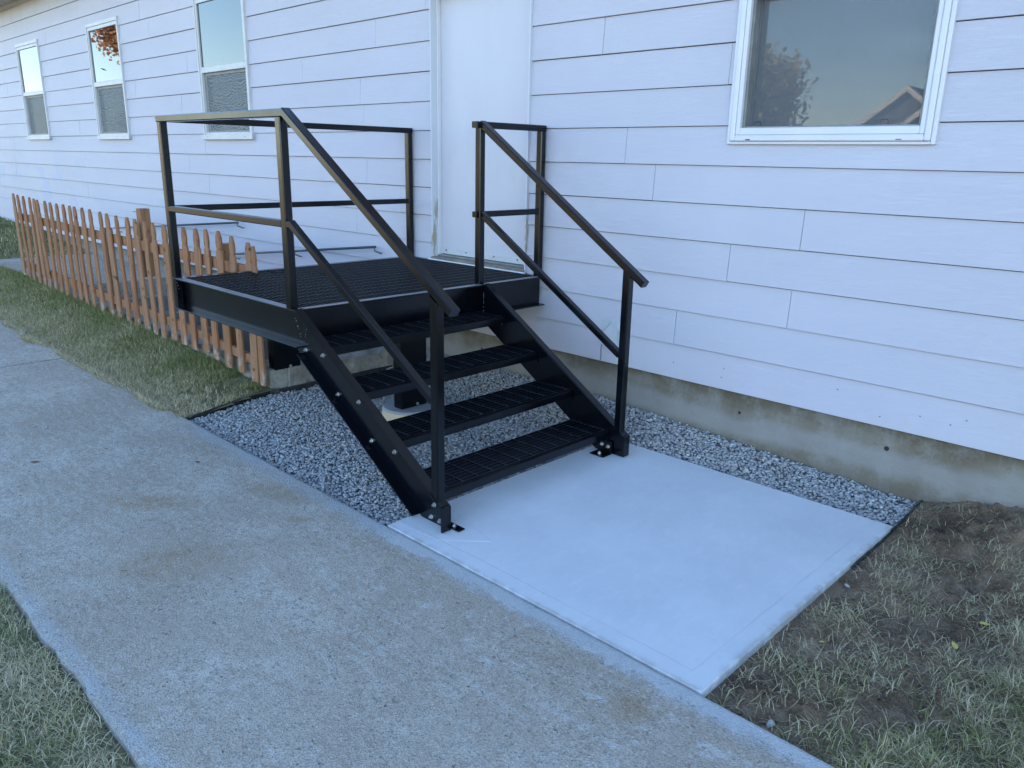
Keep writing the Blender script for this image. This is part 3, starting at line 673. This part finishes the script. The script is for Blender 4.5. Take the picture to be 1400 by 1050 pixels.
# ---------------------------------------------------------------- steel stair
SS = tag(empty('steel_stair', (-.5, -1.1, 0)), 'black powder coated steel landing and four tread stair with guard rails at the white door', 'stair')
H = .9137; YO = -2.1213; XL, XR = -2.0785, -.4735; D = .2156; W_ = .057; TH = .008
st_ = M['steel']; YR_ = -.635
def channel_x(g, x0, x1, ytoe, yweb, z1, depth):       # runs along x; web face at yweb, toes towards ytoe
    s_ = 1 if yweb > ytoe else -1
    ya, yb = sorted((yweb, yweb + s_ * TH)); g.box(x0, x1, ya, yb, z1 - depth, z1, .0015)
    ya, yb = sorted((ytoe, yweb - s_ * .0004)); g.box(x0, x1, ya, yb, z1 - TH, z1, .0015); g.box(x0, x1, ya, yb, z1 - depth, z1 - depth + TH, .0015)
def channel_y(g, y0, y1, xtoe, xweb, z1, depth):
    s_ = 1 if xweb > xtoe else -1
    xa, xb = sorted((xweb, xweb + s_ * TH)); g.box(xa, xb, y0, y1, z1 - depth, z1, .0015)
    xa, xb = sorted((xtoe, xweb - s_ * .0004)); g.box(xa, xb, y0, y1, z1 - TH, z1, .0015); g.box(xa, xb, y0, y1, z1 - depth, z1 - depth + TH, .0015)
g = G(); channel_x(g, XL, XR - .0005, YO, YO + W_, H, D); g.obj('side_channel', st_, SS)
g = G(); channel_x(g, XL + .06, XR - .066, -.022, -.045, H, D); g.obj('wall_channel', st_, SS)
g = G(); channel_y(g, YO + W_ + .0085, -.022, XR, XR - W_, H, D); g.obj('front_channel', st_, SS)
g = G(); channel_y(g, YO + W_ + .009, -.046, XL, XL + W_, H, D); g.obj('back_channel', st_, SS)
for x in (-1.05, -1.55):
    g = G(); channel_y(g, YO + W_ + .010, -.056, x - .05, x, H - .036, .10); g.obj('cross_member', st_, SS)
# weld beads
def weld(p0, p1, n=14):
    g = G(); p0, p1 = Vector(p0), Vector(p1)
    for i in range(n):
        if random.random() < .25: continue
        p = p0.lerp(p1, (i + .5) / n); r = random.uniform(.002, .0032); g.box(p.x - r, p.x + r, p.y - r, p.y + r, p.z - r * 1.4, p.z + r * 1.4, r * .4)
    o = g.obj('weld_bead', M['steelw'], SS); o['kind'] = 'stuff'
a = NT('weld_spots'); M['steelw'] = a.out(a.mix(a.rnd(), (.03, .03, .035), (.22, .23, .26)), .35, Metallic=.5)
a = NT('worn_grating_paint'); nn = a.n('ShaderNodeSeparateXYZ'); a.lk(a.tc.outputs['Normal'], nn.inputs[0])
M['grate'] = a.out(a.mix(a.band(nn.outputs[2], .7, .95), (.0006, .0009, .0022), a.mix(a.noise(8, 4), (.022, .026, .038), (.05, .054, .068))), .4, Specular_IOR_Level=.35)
M['band'] = m_plain('dusty_sheen', (.085, .09, .10), .32, (.17, .165, .165), 7, Specular_IOR_Level=.6)  # lighter grey for dust, with the grazing sky sheen painted into the colour
# deck grating
def grating(name, x0, x1, y0, y1, zt, along, pitch, cross, depth, parent, t=.004):
    g = G()
    if along == 'x':
        n = int((y1 - y0) / pitch)
        for i in range(n + 1): y = y0 + (y1 - y0) * i / n; g.box(x0, x1, y - t / 2, y + t / 2, zt - depth, zt)
        m = int((x1 - x0) / cross)
        for j in range(m + 1): x = x0 + (x1 - x0) * j / m; g.box(x - .003, x + .003, y0, y1, zt - .009, zt - .0008)
    else:
        n = int((x1 - x0) / pitch)
        for i in range(n + 1): x = x0 + (x1 - x0) * i / n; g.box(x - t / 2, x + t / 2, y0, y1, zt - depth, zt)
        m = int((y1 - y0) / cross)
        for j in range(m + 1): y = y0 + (y1 - y0) * j / m; g.box(x0, x1, y - .003, y + .003, zt - .009, zt - .0008)
    o = g.obj(name, M['grate'], parent); o['kind'] = 'stuff'; return o
grating('deck_grating', XL + .067, XR - .068, YO + .068, -.058, H - .001, 'x', .030, .10, .032, SS)
G().box(XL + .062, XR - .062, YO + .004, YO + W_ - .001, H + .0003, H + .0022, .0006).obj('dusty_sheen_strip', M['band'], SS)  # thin strips added on the flanges to carry the painted sheen and dust
G().box(XR - .046, XR - .003, YO + .07, YR_ - .03, H + .0003, H + .0022, .0006).obj('dusty_sheen_strip', M['band'], SS)
G().box(XR - .046, XR - .003, YR_ + .03, -.03, H + .0003, H + .0022, .0006).obj('dusty_sheen_strip', M['band'], SS)
# stringers
SLP = .635; XT = -.467
def ztop(x): return .917 - SLP * (x - XT)
XEND = .772; VD = .262
def stringer(yw, sgn):                                # yw: face of web opposite to the toes; toes reach yw + sgn*W_
    g = G(); fl = SLP
    xa = XR - .001 if True else 0
    x0 = XR + .0005
    zb = lambda x: ztop(x) - VD
    xb = XT + (.917 - VD - .004) / SLP                # where bottom edge meets the pad
    poly = [(x0, min(H, ztop(x0))), (XEND, ztop(XEND)), (XEND, .004), (xb, .004), (x0, zb(x0))]
    y0, y1 = (yw, yw + sgn * TH)
    g.loft([(x, y0, z) for x, z in poly], [(x, y1, z) for x, z in poly])
    if sgn > 0: g.box(XR - W_ + .0004, XR + .0001, y0, y1, H - D + TH + .0005, H - TH - .0005)
    ya, yb = yw + sgn * (TH + .0004), yw + sgn * W_
    T = TH * 1.2
    g.loft([(x0, ya, ztop(x0)), (x0, yb, ztop(x0)), (x0, yb, ztop(x0) - T), (x0, ya, ztop(x0) - T)], [(XEND - .012, ya, ztop(XEND - .012)), (XEND - .012, yb, ztop(XEND - .012)), (XEND - .012, yb, ztop(XEND - .012) - T), (XEND - .012, ya, ztop(XEND - .012) - T)])
    xb2 = xb - .016; xs = x0 - .055
    g.loft([(x0, ya, zb(x0) + T), (x0, yb, zb(x0) + T), (x0, yb, zb(x0)), (x0, ya, zb(x0))], [(xb2, ya, zb(xb2) + T), (xb2, yb, zb(xb2) + T), (xb2, yb, zb(xb2)), (xb2, ya, zb(xb2))])
    g.box(XEND - .0115, XEND - .0004, min(ya, yb), max(ya, yb), .004, ztop(XEND) + .004, .001)
    return g.obj('stringer', st_, SS)
YWL = -2.0645; YWR = -.660
stringer(YWL, -1); stringer(YWR, 1)
weld((XR + .002, YWL - .058, H - .02), (XR + .002, YWL - .012, H - D + .01), 12)
weld((XR + .05, YWL - .0105, H - .07), (XR + .012, YWL - .0105, H - D + .012), 9)
weld((XR + .004, YWR - .003, H - .01), (XR + .004, YWR - .003, H - D - .01), 16)
weld((XL + .052, YO + .012, H - .02), (XL + .052, YO + .05, H - D + .012), 9)
# foot clips
def bolt(p, ax, r=.010, parent=SS, shaft=.0):
    p = Vector(p); a = Vector(ax); g = G(); g.cyl(p, p + a * .0025, r * 1.25, n=14); g.cyl(p + a * .0025, p + a * .010, r, r * .93, n=6)
    g.cyl(p + a * .010, p + a * .016, r * .5, n=8); return g.obj('bolt', M['zinc'], parent)
g = G().box(.700, .815, -2.0550, -2.012, .0025, .009, .001); g.obj('foot_clip', st_, SS)
g = G().box(.585, .690, -.755, -.669, .0025, .009, .001); g.box(.600, .690, -.675, -.6685, .0092, .085, .001); g.obj('foot_clip', st_, SS)
bolt((.638, -.725, .0095), (0, 0, 1), .011); bolt((.618, -.6755, .055), (0, -1, 0)); bolt((.665, -.6755, .05), (0, -1, 0)); bolt((.76, -2.035, .0095), (0, 0, 1))
for (x, z) in ((-.469, .686), (-.277, .686), (-.146, .491), (.049, .492), (.153, .302), (.350, .294), (.659, .102), (.635, .030), (.700, .028)):
    bolt((x if x > -.46 else -.452, YWL - TH - .0005, z), (0, -1, 0))
# treads
for i in range(4):
    xf = -.249 + .303 * i; zt = H - .188 - .1915 * i - (.003 if i == 3 else 0); xb = xf - .312
    t = empty('tread', (xf - .15, -1.36, zt)); t.parent = SS; t.matrix_parent_inverse = SS.matrix_world.inverted()
    y0, y1 = YWL + .003, YWR - .003
    g = G().box(xf - .036, xf, y0 + .007, y1 - .007, zt - .0045, zt, .001); g.box(xf - .005, xf, y0 + .007, y1 - .007, zt - .044, zt - .0047, .0008)
    nb = int((y1 - y0) / .012)
    for j in range(nb):
        y = y0 + .012 + j * .012
        if j % 2: g.box(xf - .032, xf - .006, y - .0016, y + .0016, zt + .0001, zt + .0016)
    g.obj('nosing', st_, t)
    grating('grating', xb + .006, xf - .040, y0 + .0075, y1 - .0075, zt, 'y', .030, .1016, .026, t, .0032)
    for ys in (y0, y1 - .006): G().box(xb, xf - .0055, ys, ys + .006, zt - .066, zt + .001, .001).obj('end_plate', st_, t)
    for bx in (xf - .035, xf - .23): bolt((bx, y1 - .0065, zt - .045), (0, -1, 0), .009, t)
# guard posts
PW = .0508
PX = .712
def post(x, y, z0, z1, s0=0, s1=0):
    return G().loft(oct_xy(z0, x, y, PW, PW, .006, s0), oct_xy(z1, x, y, PW, PW, .006, s1)).obj('post', st_, SS)
RT = H + 1.067; RW, RH = .054, .042
YL, YR = -2.093, -.635; XA, XB, YD = -2.050, -.542, -.035
HS = .660                                              # handrail slope
hz = lambda x: RT - RH / 2 - HS * (x - (XB + .05))
for (x, y, z0) in ((XA, YL, H - D + .009), (XB, YL, H + .0005), (XB, YR, H + .0005), (XB, YD, H + .0005), (XA, YD, H + .0005)):
    post(x, y, z0, RT - RH - .0005)
zl = hz(PX) - RH * .62 / math.cos(math.atan(HS)) + .004
post(PX, YL, ztop(PX) + .0, zl, -SLP, -HS); post(PX, YR, ztop(PX), zl, -SLP, -HS)
def rail_x(name, x0, x1, y, zc, w, h): return G().loft(oct_yz(x0, y, zc, w, h), oct_yz(x1, y, zc, w, h)).obj(name, st_, SS)
def rail_y(name, y0, y1, x, zc, w, h): return G().loft(oct_xz(y0, x, zc, w, h), oct_xz(y1, x, zc, w, h)).obj(name, st_, SS)
XC = XB + .055
def slope_rail(name, x0, z0, x1, slope, y, w, h, miter=True):
    hv = h / math.cos(math.atan(slope)); z1 = z0 - slope * (x1 - x0)
    A = oct_yz(x0, y, z0, w, h)
    A = [(x0 + 0 * (pz - z0), py, z0 + (pz - z0) * hv / h) for _, py, pz in A]
    B = []
    for _, py, pz in oct_yz(x1, y, z1, w, h):
        o_ = pz - z1; d = Vector((math.sin(math.atan(slope)), 0, math.cos(math.atan(slope)))) * o_
        B.append((x1 + d.x, py, z1 + d.z))
    return G().loft(A, B).obj(name, st_, SS)
zt_ = RT - RH / 2
rail_x('top_rail', XA - .03, XC, YL, zt_, RW, RH)
slope_rail('handrail', XC + .0005, zt_, .832, HS, YL, RW, RH)
rail_y('top_rail', YL + RW / 2 + .0005, -.012, XA, zt_, RW, RH)
rail_y('top_rail', YR - .052, -.012, XB, zt_, RW, RH)
slope_rail('handrail', XB + RW / 2 + .0005, zt_, .832, HS, YR, RW, RH)
MZ = 1.384; MH = .040; MW = .040
rail_x('mid_rail', XA + PW / 2, XB - PW / 2 - .0005, YL - .004, MZ, MW, MH)
rail_x('rail_stub', XB + PW / 2 + .0005, XC + .006, YL - .004, MZ, MW, MH)
slope_rail('sloped_mid_rail', XC + .0065, MZ, PX - PW / 2 - .001, .628, YL - .004, MW, MH)
rail_y('mid_rail', YL + PW / 2 + .0005, YD - PW / 2 - .0005, XA, MZ, MW, MH)
rail_y('mid_rail', YR + PW / 2 + .0005, YD - PW / 2 - .0005, XB, MZ, MW, MH)
rail_y('rail_stub', YR - .052, YR - PW / 2 - .0005, XB + .0, MZ, MW, MH)
slope_rail('sloped_mid_rail', XB + PW / 2 + .0005, MZ, PX - PW / 2 - .001, .628, YR, MW, MH)
# legs of channel section with anchor clips
def leg(xf, ya, yb, z0, z1):
    t = G(); t.box(xf - .008, xf, ya, yb, z0, z1, .001); t.box(xf - .085, xf - .0084, ya, ya + .008, z0, z1, .001); t.box(xf - .085, xf - .0084, yb - .008, yb, z0, z1, .001)
    lg = t.obj('support_leg', st_, SS)
    g = G().box(xf + .0005, xf + .006, ya + .03, yb - .01, z0 + .002, z0 + .03, .001); g.obj('anchor_clip', st_, lg)
    bolt((xf + .0065, (ya + yb) / 2 + .02, z0 + .018), (1, 0, 0), .009, lg)
leg(-.742, -1.178, -.952, .062, H - D - .002)
leg(-1.942, -1.462, -1.237, .152, H - D - .002)
# round pier footing
pf = tag(empty('pier_footing', (-.80, -1.06, 0)), 'round concrete pier footing under the middle steel leg', 'footing')
G().cyl((-.80, -1.06, -.2), (-.80, -1.06, .045), .200, .196, n=36).obj('pier_side', M['tube'], pf)
G().cyl((-.80, -1.06, .0452), (-.80, -1.06, .060), .196, .186, n=36).obj('pier_top', M['piertop'], pf)

# ---------------------------------------------------------------- picket fence
fence = tag(empty('picket_fence', (-5, -1.54, .1)), 'low cedar picket fence with pointed tops around the basement stairwell', 'fence')
TOPS = [(-7.959,1.266),(-7.736,1.259),(-7.544,1.252),(-7.328,1.249),(-7.150,1.241),(-6.960,1.237),(-6.750,1.234),(-6.547,1.228),(-6.361,1.224),(-6.116,1.228),(-5.921,1.226),(-5.731,1.226),(-5.532,1.226),(-5.283,1.223),(-5.026,1.215),(-4.812,1.209),(-4.590,1.203),(-4.375,1.200),(-4.151,1.199),(-3.950,1.195),(-3.760,1.193),(-3.541,1.192),(-3.338,1.196),(-3.135,1.197),(-2.921,1.206),(-2.734,1.212),(-2.527,1.211),(-2.310,1.189),(-2.100,1.161),(-1.979,1.142)]
BX = [-8, -6.423, -5.087, -4.08, -3.076, -2.431, -2.081, -1.9]; BZ = [.215, .150, .135, .115, .128, .082, .053, .04]
for i, (x, zt) in enumerate(TOPS):
    zt -= .042; zb = float(np.interp(x, BX, BZ)) + random.uniform(-.01, .012); hw = random.uniform(.045, .052) * (.78 if i == len(TOPS) - 1 else 1); j = random.uniform(-.004, .004)
    L = zt - zb; pr = [(0, hw), (L - .19, hw), (L - .165, hw * .96), (L - .145, hw * .66), (L - .125, hw * .74), (L - .09, hw * .86), (L - .05, hw * .74), (L - .02, hw * .48), (L - .004, hw * .30), (L, hw * .2)]
    ring = [(-w_ + j * (z > .3), z) for z, w_ in pr] + [(w_ + j * (z > .3), z) for z, w_ in pr[::-1]]
    # front face slightly rounded: three layers
    g = G(); lay = []
    for yy, sc in ((-.0105, .80), (-.006, 1), (.0085, 1)): lay.append([(a * sc, yy, z) for a, z in ring])
    g.loft(lay[0], lay[1], False); g.loft(lay[1], lay[2], False)
    n = len(pr)
    for L_ in (lay[0], lay[2]):
        m = len(L_); g.add(L_, [(k, k + 1, m - 2 - k, m - 1 - k) for k in range(n - 1)])
    me = g.mesh('picket'); bm = bmesh.new(); bm.from_mesh(me); bmesh.ops.remove_doubles(bm, verts=bm.verts[:], dist=1e-5); bmesh.ops.recalc_face_normals(bm, faces=bm.faces[:]); bm.to_mesh(me); bm.free()
    o = link('picket', me, None, M['cedar']); o.location = (x + .006, -1.545 + random.uniform(-.003, .003), zb)
    o.rotation_euler = (random.uniform(-.012, .012), random.uniform(-.018, .018), random.uniform(-.05, .05)); bpy.context.view_layer.update()
    o.parent = fence; o.matrix_parent_inverse = fence.matrix_world.inverted()
def wav_board(pts, y0, y1, h, name):
    g = G()
    for (xa, za), (xb, zb) in zip(pts, pts[1:]):
        g.loft([(xa, y0, za), (xa, y1, za), (xa, y1, za + h), (xa, y0, za + h)], [(xb, y0, zb), (xb, y1, zb), (xb, y1, zb + h), (xb, y0, zb + h)])
    return g.obj(name, M['cedar'], fence)
wav_board([(-8.02, .905), (-5.25, .885)], -1.534, -1.502, .085, 'fence_rail'); wav_board([(-5.245, .885), (-2.62, .868)], -1.534, -1.502, .085, 'fence_rail'); wav_board([(-2.615, .868), (-2.02, .86)], -1.534, -1.502, .08, 'fence_rail')
wav_board([(-8.02, .31), (-5.1, .26)], -1.534, -1.502, .08, 'fence_rail'); wav_board([(-5.095, .26), (-3.2, .235)], -1.534, -1.502, .08, 'fence_rail'); wav_board([(-3.195, .235), (-1.99, .165)], -1.534, -1.502, .07, 'fence_rail')
for (x, zt) in ((-7.5, .99), (-5.18, 1.0), (-4.19, 1.245), (-2.62, 1.06)):
    g = G().loft(oct_xy(.62 if x == -4.19 else .17, x, -1.452, .092, .092, .006), oct_xy(zt, x, -1.452, .092, .092, .006)); g.obj('fence_post', M['cedar'], fence)
G().cyl((-4.24, -1.452, 1.205), (-4.40, -1.46, 1.207), .005, n=8).obj('bolt', M['alug'], fence)

# landscape edging strips
def edging(pts, h, label):
    g = G()
    for (a, b) in zip(pts, pts[1:]):
        d = (Vector(b) - Vector(a)); n_ = Vector((-d.y, d.x, 0)).normalized() * .0035; a, b = Vector(a), Vector(b)
        g.add([a - n_, b - n_, b + n_, a + n_, a - n_ + Vector((0, 0, h)), b - n_ + Vector((0, 0, h)), b + n_ + Vector((0, 0, h)), a + n_ + Vector((0, 0, h))], [(0, 3, 2, 1), (4, 5, 6, 7), (0, 1, 5, 4), (1, 2, 6, 5), (2, 3, 7, 6), (3, 0, 4, 7)])
    return tag(g.obj('landscape_edging', M['black']), label, 'edging')
pe = [(-1.755, -2.235, -.08)] + [(g_edge(y) + .006 * nz(y, 1, 8) - .004, y, -.07 + .008 * nz(y, 2, 6) + .012 * clip((y + 2.2) / .6)) for y in np.linspace(-2.18, -1.51, 12)] + [(-1.915, y, -.06) for y in np.linspace(-1.45, -.02, 10)]
edging(pe, .070, 'black plastic edging between gravel and grass below the fence end')
edging([(2.279 + .006 * nz(y, 1, 9), y, -.098 + .018 * clip((y + .45) / .45) + .008 * nz(y, 3, 11)) for y in np.linspace(-.44, .02, 10)], .085, 'short black edging between gravel and bare soil at the far right')
edging([(2.281 + .003 * nz(y, 1, 9), y, -.10 + .008 * nz(y, 3, 11)) for y in np.linspace(-.95, -.45, 14)], .079, 'black edging peeping out along the right side of the new pad')
# patch of smoother mortar at the foot of the left post
tag(G().add([(.530, -2.20, .0006), (.530, -2.02, .0006), (.80, -1.955, .0010), (.985, -2.005, .0016), (.80, -2.175, .0008), (.520, -2.21, -.001), (.520, -2.01, -.001), (.80, -1.945, -.001), (1.00, -2.005, -.001), (.80, -2.185, -.001)],
        [(0, 1, 2, 3, 4), (0, 5, 6, 1), (1, 6, 7, 2), (2, 7, 8, 3), (3, 8, 9, 4), (4, 9, 5, 0)]).obj('mortar_patch', M['pad']), kind='structure')
# concrete edging strip in the far grass
tag(G().box(-15.9, -15.3, -2.1, .2, .30, .44, .01).obj('garden_edging_beam', M['pipe']), 'dark blue grey beam lying across the grass at the far left', 'beam')

# fallen leaves, twigs, chips
def leaf(x, y, z, r, rot, mat, label, cat='leaf'):
    g = G(); pr = [(-1, .0), (-.5, .42), (0, .5), (.5, .34), (1, 0), (1.35, .02), (1.35, -.02), (.98, -.03), (.5, -.34), (0, -.5), (-.5, -.42)]
    vs = [(a * r, b * r, .12 * r * a * a + .25 * r * abs(b)) for a, b in pr]; n = len(vs); lo = [(a, b, c_ - .0008) for a, b, c_ in vs]
    g.loft(vs, lo); o = g.obj('fallen_leaf' if cat == 'leaf' else 'twig', mat); o.location = (x, y, z); o.rotation_euler = (random.uniform(-.2, .2), random.uniform(-.2, .2), rot)
    return tag(o, label, cat)
leaf(-.914, -2.557, .0, .022, .3, M['leafb'], 'small dark leaf on the sidewalk left of the gravel corner')
leaf(-1.549, -3.234, .0, .026, 1.2, M['leafb'], 'dark curled leaf near the left edge of the sidewalk')
leaf(-1.50, -2.86, .0, .015, .6, M['leafb'], 'tiny brown leaf on the sidewalk beyond the curled dark one')
leaf(2.844, -1.025, h_dirt(2.844, -1.025) + .012, .020, .3, M['leafy'], 'yellow leaf on dark soil nearest the foundation')
leaf(2.80, -1.26, h_dirt(2.80, -1.26) + .014, .022, 2.2, M['leafy'], 'yellow leaf where the green grass meets the dark soil')
leaf(2.43, -1.62, h_dirt(2.43, -1.62) + .012, .014, 1.2, M['leafy'], 'small yellowish leaf beside the right edge of the new pad')
def pebble(x, y, z, r, label, mat='chip'):
    o = stones('pebble', np.array([[0, 0, 0.]]), r, r, M[mat]); o.location = (x, y, z); tag(o, label, 'pebble')
pebble(2.50, -2.18, h_dirt(2.50, -2.18) + .008, .016, 'pale pebble in the soil beside the sidewalk at bottom right')
pebble(-5.3, -2.30, .01, .03, 'white chip in the grass edge at the far left of the sidewalk')
pebble(-2.15, -3.0, .004, .014, 'pale chip on the sidewalk near the grass verge')
pebble(2.33, -1.12, h_dirt(2.33, -1.12) + .01, .014, 'grey pebble on the soil hard against the new pad')
pebble(1.30, -3.30, .0, .008, 'tiny pale chip on the sidewalk below the new pad')

# ---------------------------------------------------------------- the street side behind the camera (seen in glass and paint)
def tree(x, y, trunk_h, r, zc, cols, label, n=9000, sq=1.0):
    t = empty('tree', (x, y, -.1)); tag(t, label, 'tree', None)
    g = G(); g.cyl((x, y, -.2), (x + .1, y, zc - r * .3), .22, .12, 10)
    for i in range(9):
        a = i * 2.4; g.cyl((x + .1, y, zc - r * (.7 - .05 * i)), (x + math.cos(a) * r * .6, y + math.sin(a) * r * .6, zc + r * (.1 + .06 * i)), .07, .02, 6)
    g.obj('trunk', M['bark'], t)
    cl = rng.normal(size=(46, 3)); cl /= np.linalg.norm(cl, axis=1, keepdims=True); cl *= (rng.random((46, 1)) ** .45) * r * .85
    idx = rng.integers(0, 46, n); p = cl[idx] + rng.normal(0, r * .15, (n, 3)); p[:, 2] *= sq; p += np.array([x, y, zc])
    u = rng.normal(size=(n, 3)); u /= np.linalg.norm(u, axis=1, keepdims=True); v_ = np.cross(u, rng.normal(size=(n, 3))); v_ /= np.linalg.norm(v_, axis=1, keepdims=True)
    s_ = rng.uniform(.07, .15, (n, 1)) * r / 2.6
    V = np.stack([p - u * s_, p - v_ * s_ * .6, p + u * s_, p + v_ * s_ * .6], 1).reshape(-1, 3)
    o = np_mesh('crown', V, np.arange(4 * n).reshape(-1, 4), cols, t)
def m_fol(name, a_, b_):
    a = NT(name); col = a.mix(a.rnd(), a_, b_); a.out(col, .7); tr = a.n('ShaderNodeBsdfTranslucent'); a.lk(col, tr.inputs[0]); mx = a.n('ShaderNodeMixShader'); mx.inputs[0].default_value = .4
    o = a.t.nodes['Material Output']; a.lk(a.b.outputs[0], mx.inputs[1]); a.lk(tr.outputs[0], mx.inputs[2]); a.lk(mx.outputs[0], o.inputs[0]); return a.m
FY = m_fol('yellowing_leaves', (.40, .32, .10), (.72, .54, .20)); FO = m_fol('orange_leaves', (.30, .12, .03), (.45, .22, .07)); FG = m_fol('green_leaves', (.04, .07, .02), (.10, .12, .04))
tree(-11.9, -22, 2, 2.7, 3.55, FY, 'yellow green tree across the street reflected in the right window', 26000)
tree(-38.6, -12, 3, 2.9, 9.2, FO, 'orange autumn tree reflected in the middle far window', 16000)
tree(-58, -22, 3, 4.0, 3.2, FO, 'low orange autumn tree at the far end of the street', 8000)
tree(-27, -30, 3, 3.4, 3.6, FG, 'dark green tree across the street left of the yellowing one', 8000)
tree(6, -34, 3, 3.0, 4.2, FO, 'rust coloured tree across the street behind the viewer', 8000)
tree(20, -30, 3, 3.6, 4.6, FY, 'yellow green tree across the street to the right', 8000)
def nb(x, y, hw, ze, zr, dep, wall, label, mir=False):
    t = tag(empty('neighbour_house', (x, y - dep / 2, 0)), label, 'house')
    y1 = y; y0 = y - dep
    G().add([(x - hw, y1, -.2), (x + hw, y1, -.2), (x + hw, y1, ze), (x, y1, zr), (x - hw, y1, ze), (x - hw, y0, -.2), (x + hw, y0, -.2), (x + hw, y0, ze), (x, y0, zr), (x - hw, y0, ze)],
            [(0, 1, 2, 3, 4), (5, 9, 8, 7, 6), (0, 4, 9, 5), (1, 6, 7, 2)]).obj('wall', wall, t)
    s_ = (zr - ze) / hw; o = .5
    for sg in (-1, 1):
        e = (x + sg * (hw + o), ze - s_ * o)
        g = G().add([(x, y1 + .4, zr + .02), (e[0], y1 + .4, e[1] + .02), (e[0], y0 - .4, e[1] + .02), (x, y0 - .4, zr + .02), (x, y1 + .4, zr + .2), (e[0], y1 + .4, e[1] + .2), (e[0], y0 - .4, e[1] + .2), (x, y0 - .4, zr + .2)], [(0, 1, 2, 3), (4, 7, 6, 5), (0, 4, 5, 1), (1, 5, 6, 2), (2, 6, 7, 3), (3, 7, 4, 0)])
        g.obj('roof_slope', M['roof'], t)
        g = G().add([(x, y1 + .42, zr - .12), (e[0], y1 + .42, e[1] - .12), (e[0], y1 + .42, e[1] + .22), (x, y1 + .42, zr + .22), (x, y1 + .46, zr - .12), (e[0], y1 + .46, e[1] - .12), (e[0], y1 + .46, e[1] + .22), (x, y1 + .46, zr + .22)], [(0, 1, 2, 3), (4, 7, 6, 5), (0, 4, 5, 1), (1, 5, 6, 2), (2, 6, 7, 3), (3, 7, 4, 0)])
        g.obj('barge_board', M['cream'], t)
    for wx in (-hw * .5, hw * .4): w_ = G().box(x + wx - .6, x + wx + .6, y1 + .01, y1 + .06, 1, 2.2).obj('window', M['cream'], t); G().box(x + wx - .5, x + wx + .5, y1 + .065, y1 + .08, 1.1, 2.1).obj('pane', M['glass'], w_)
nb(-13.7, -46, 4.2, 2.75, 6.0, 12, M['roof'], 'house across the street whose gable shows in the right window')
nb(-9.6, -43.5, 4.4, 2.9, 6.5, 8, M['roof'], 'second lower gabled house across the street beside the first')
nb(-40, -34, 6, 3, 6, 10, M['tan'], 'tan house across the street to the left')
nb(12, -44, 6, 3, 5.6, 10, M['cream'], 'cream house across the street to the right')
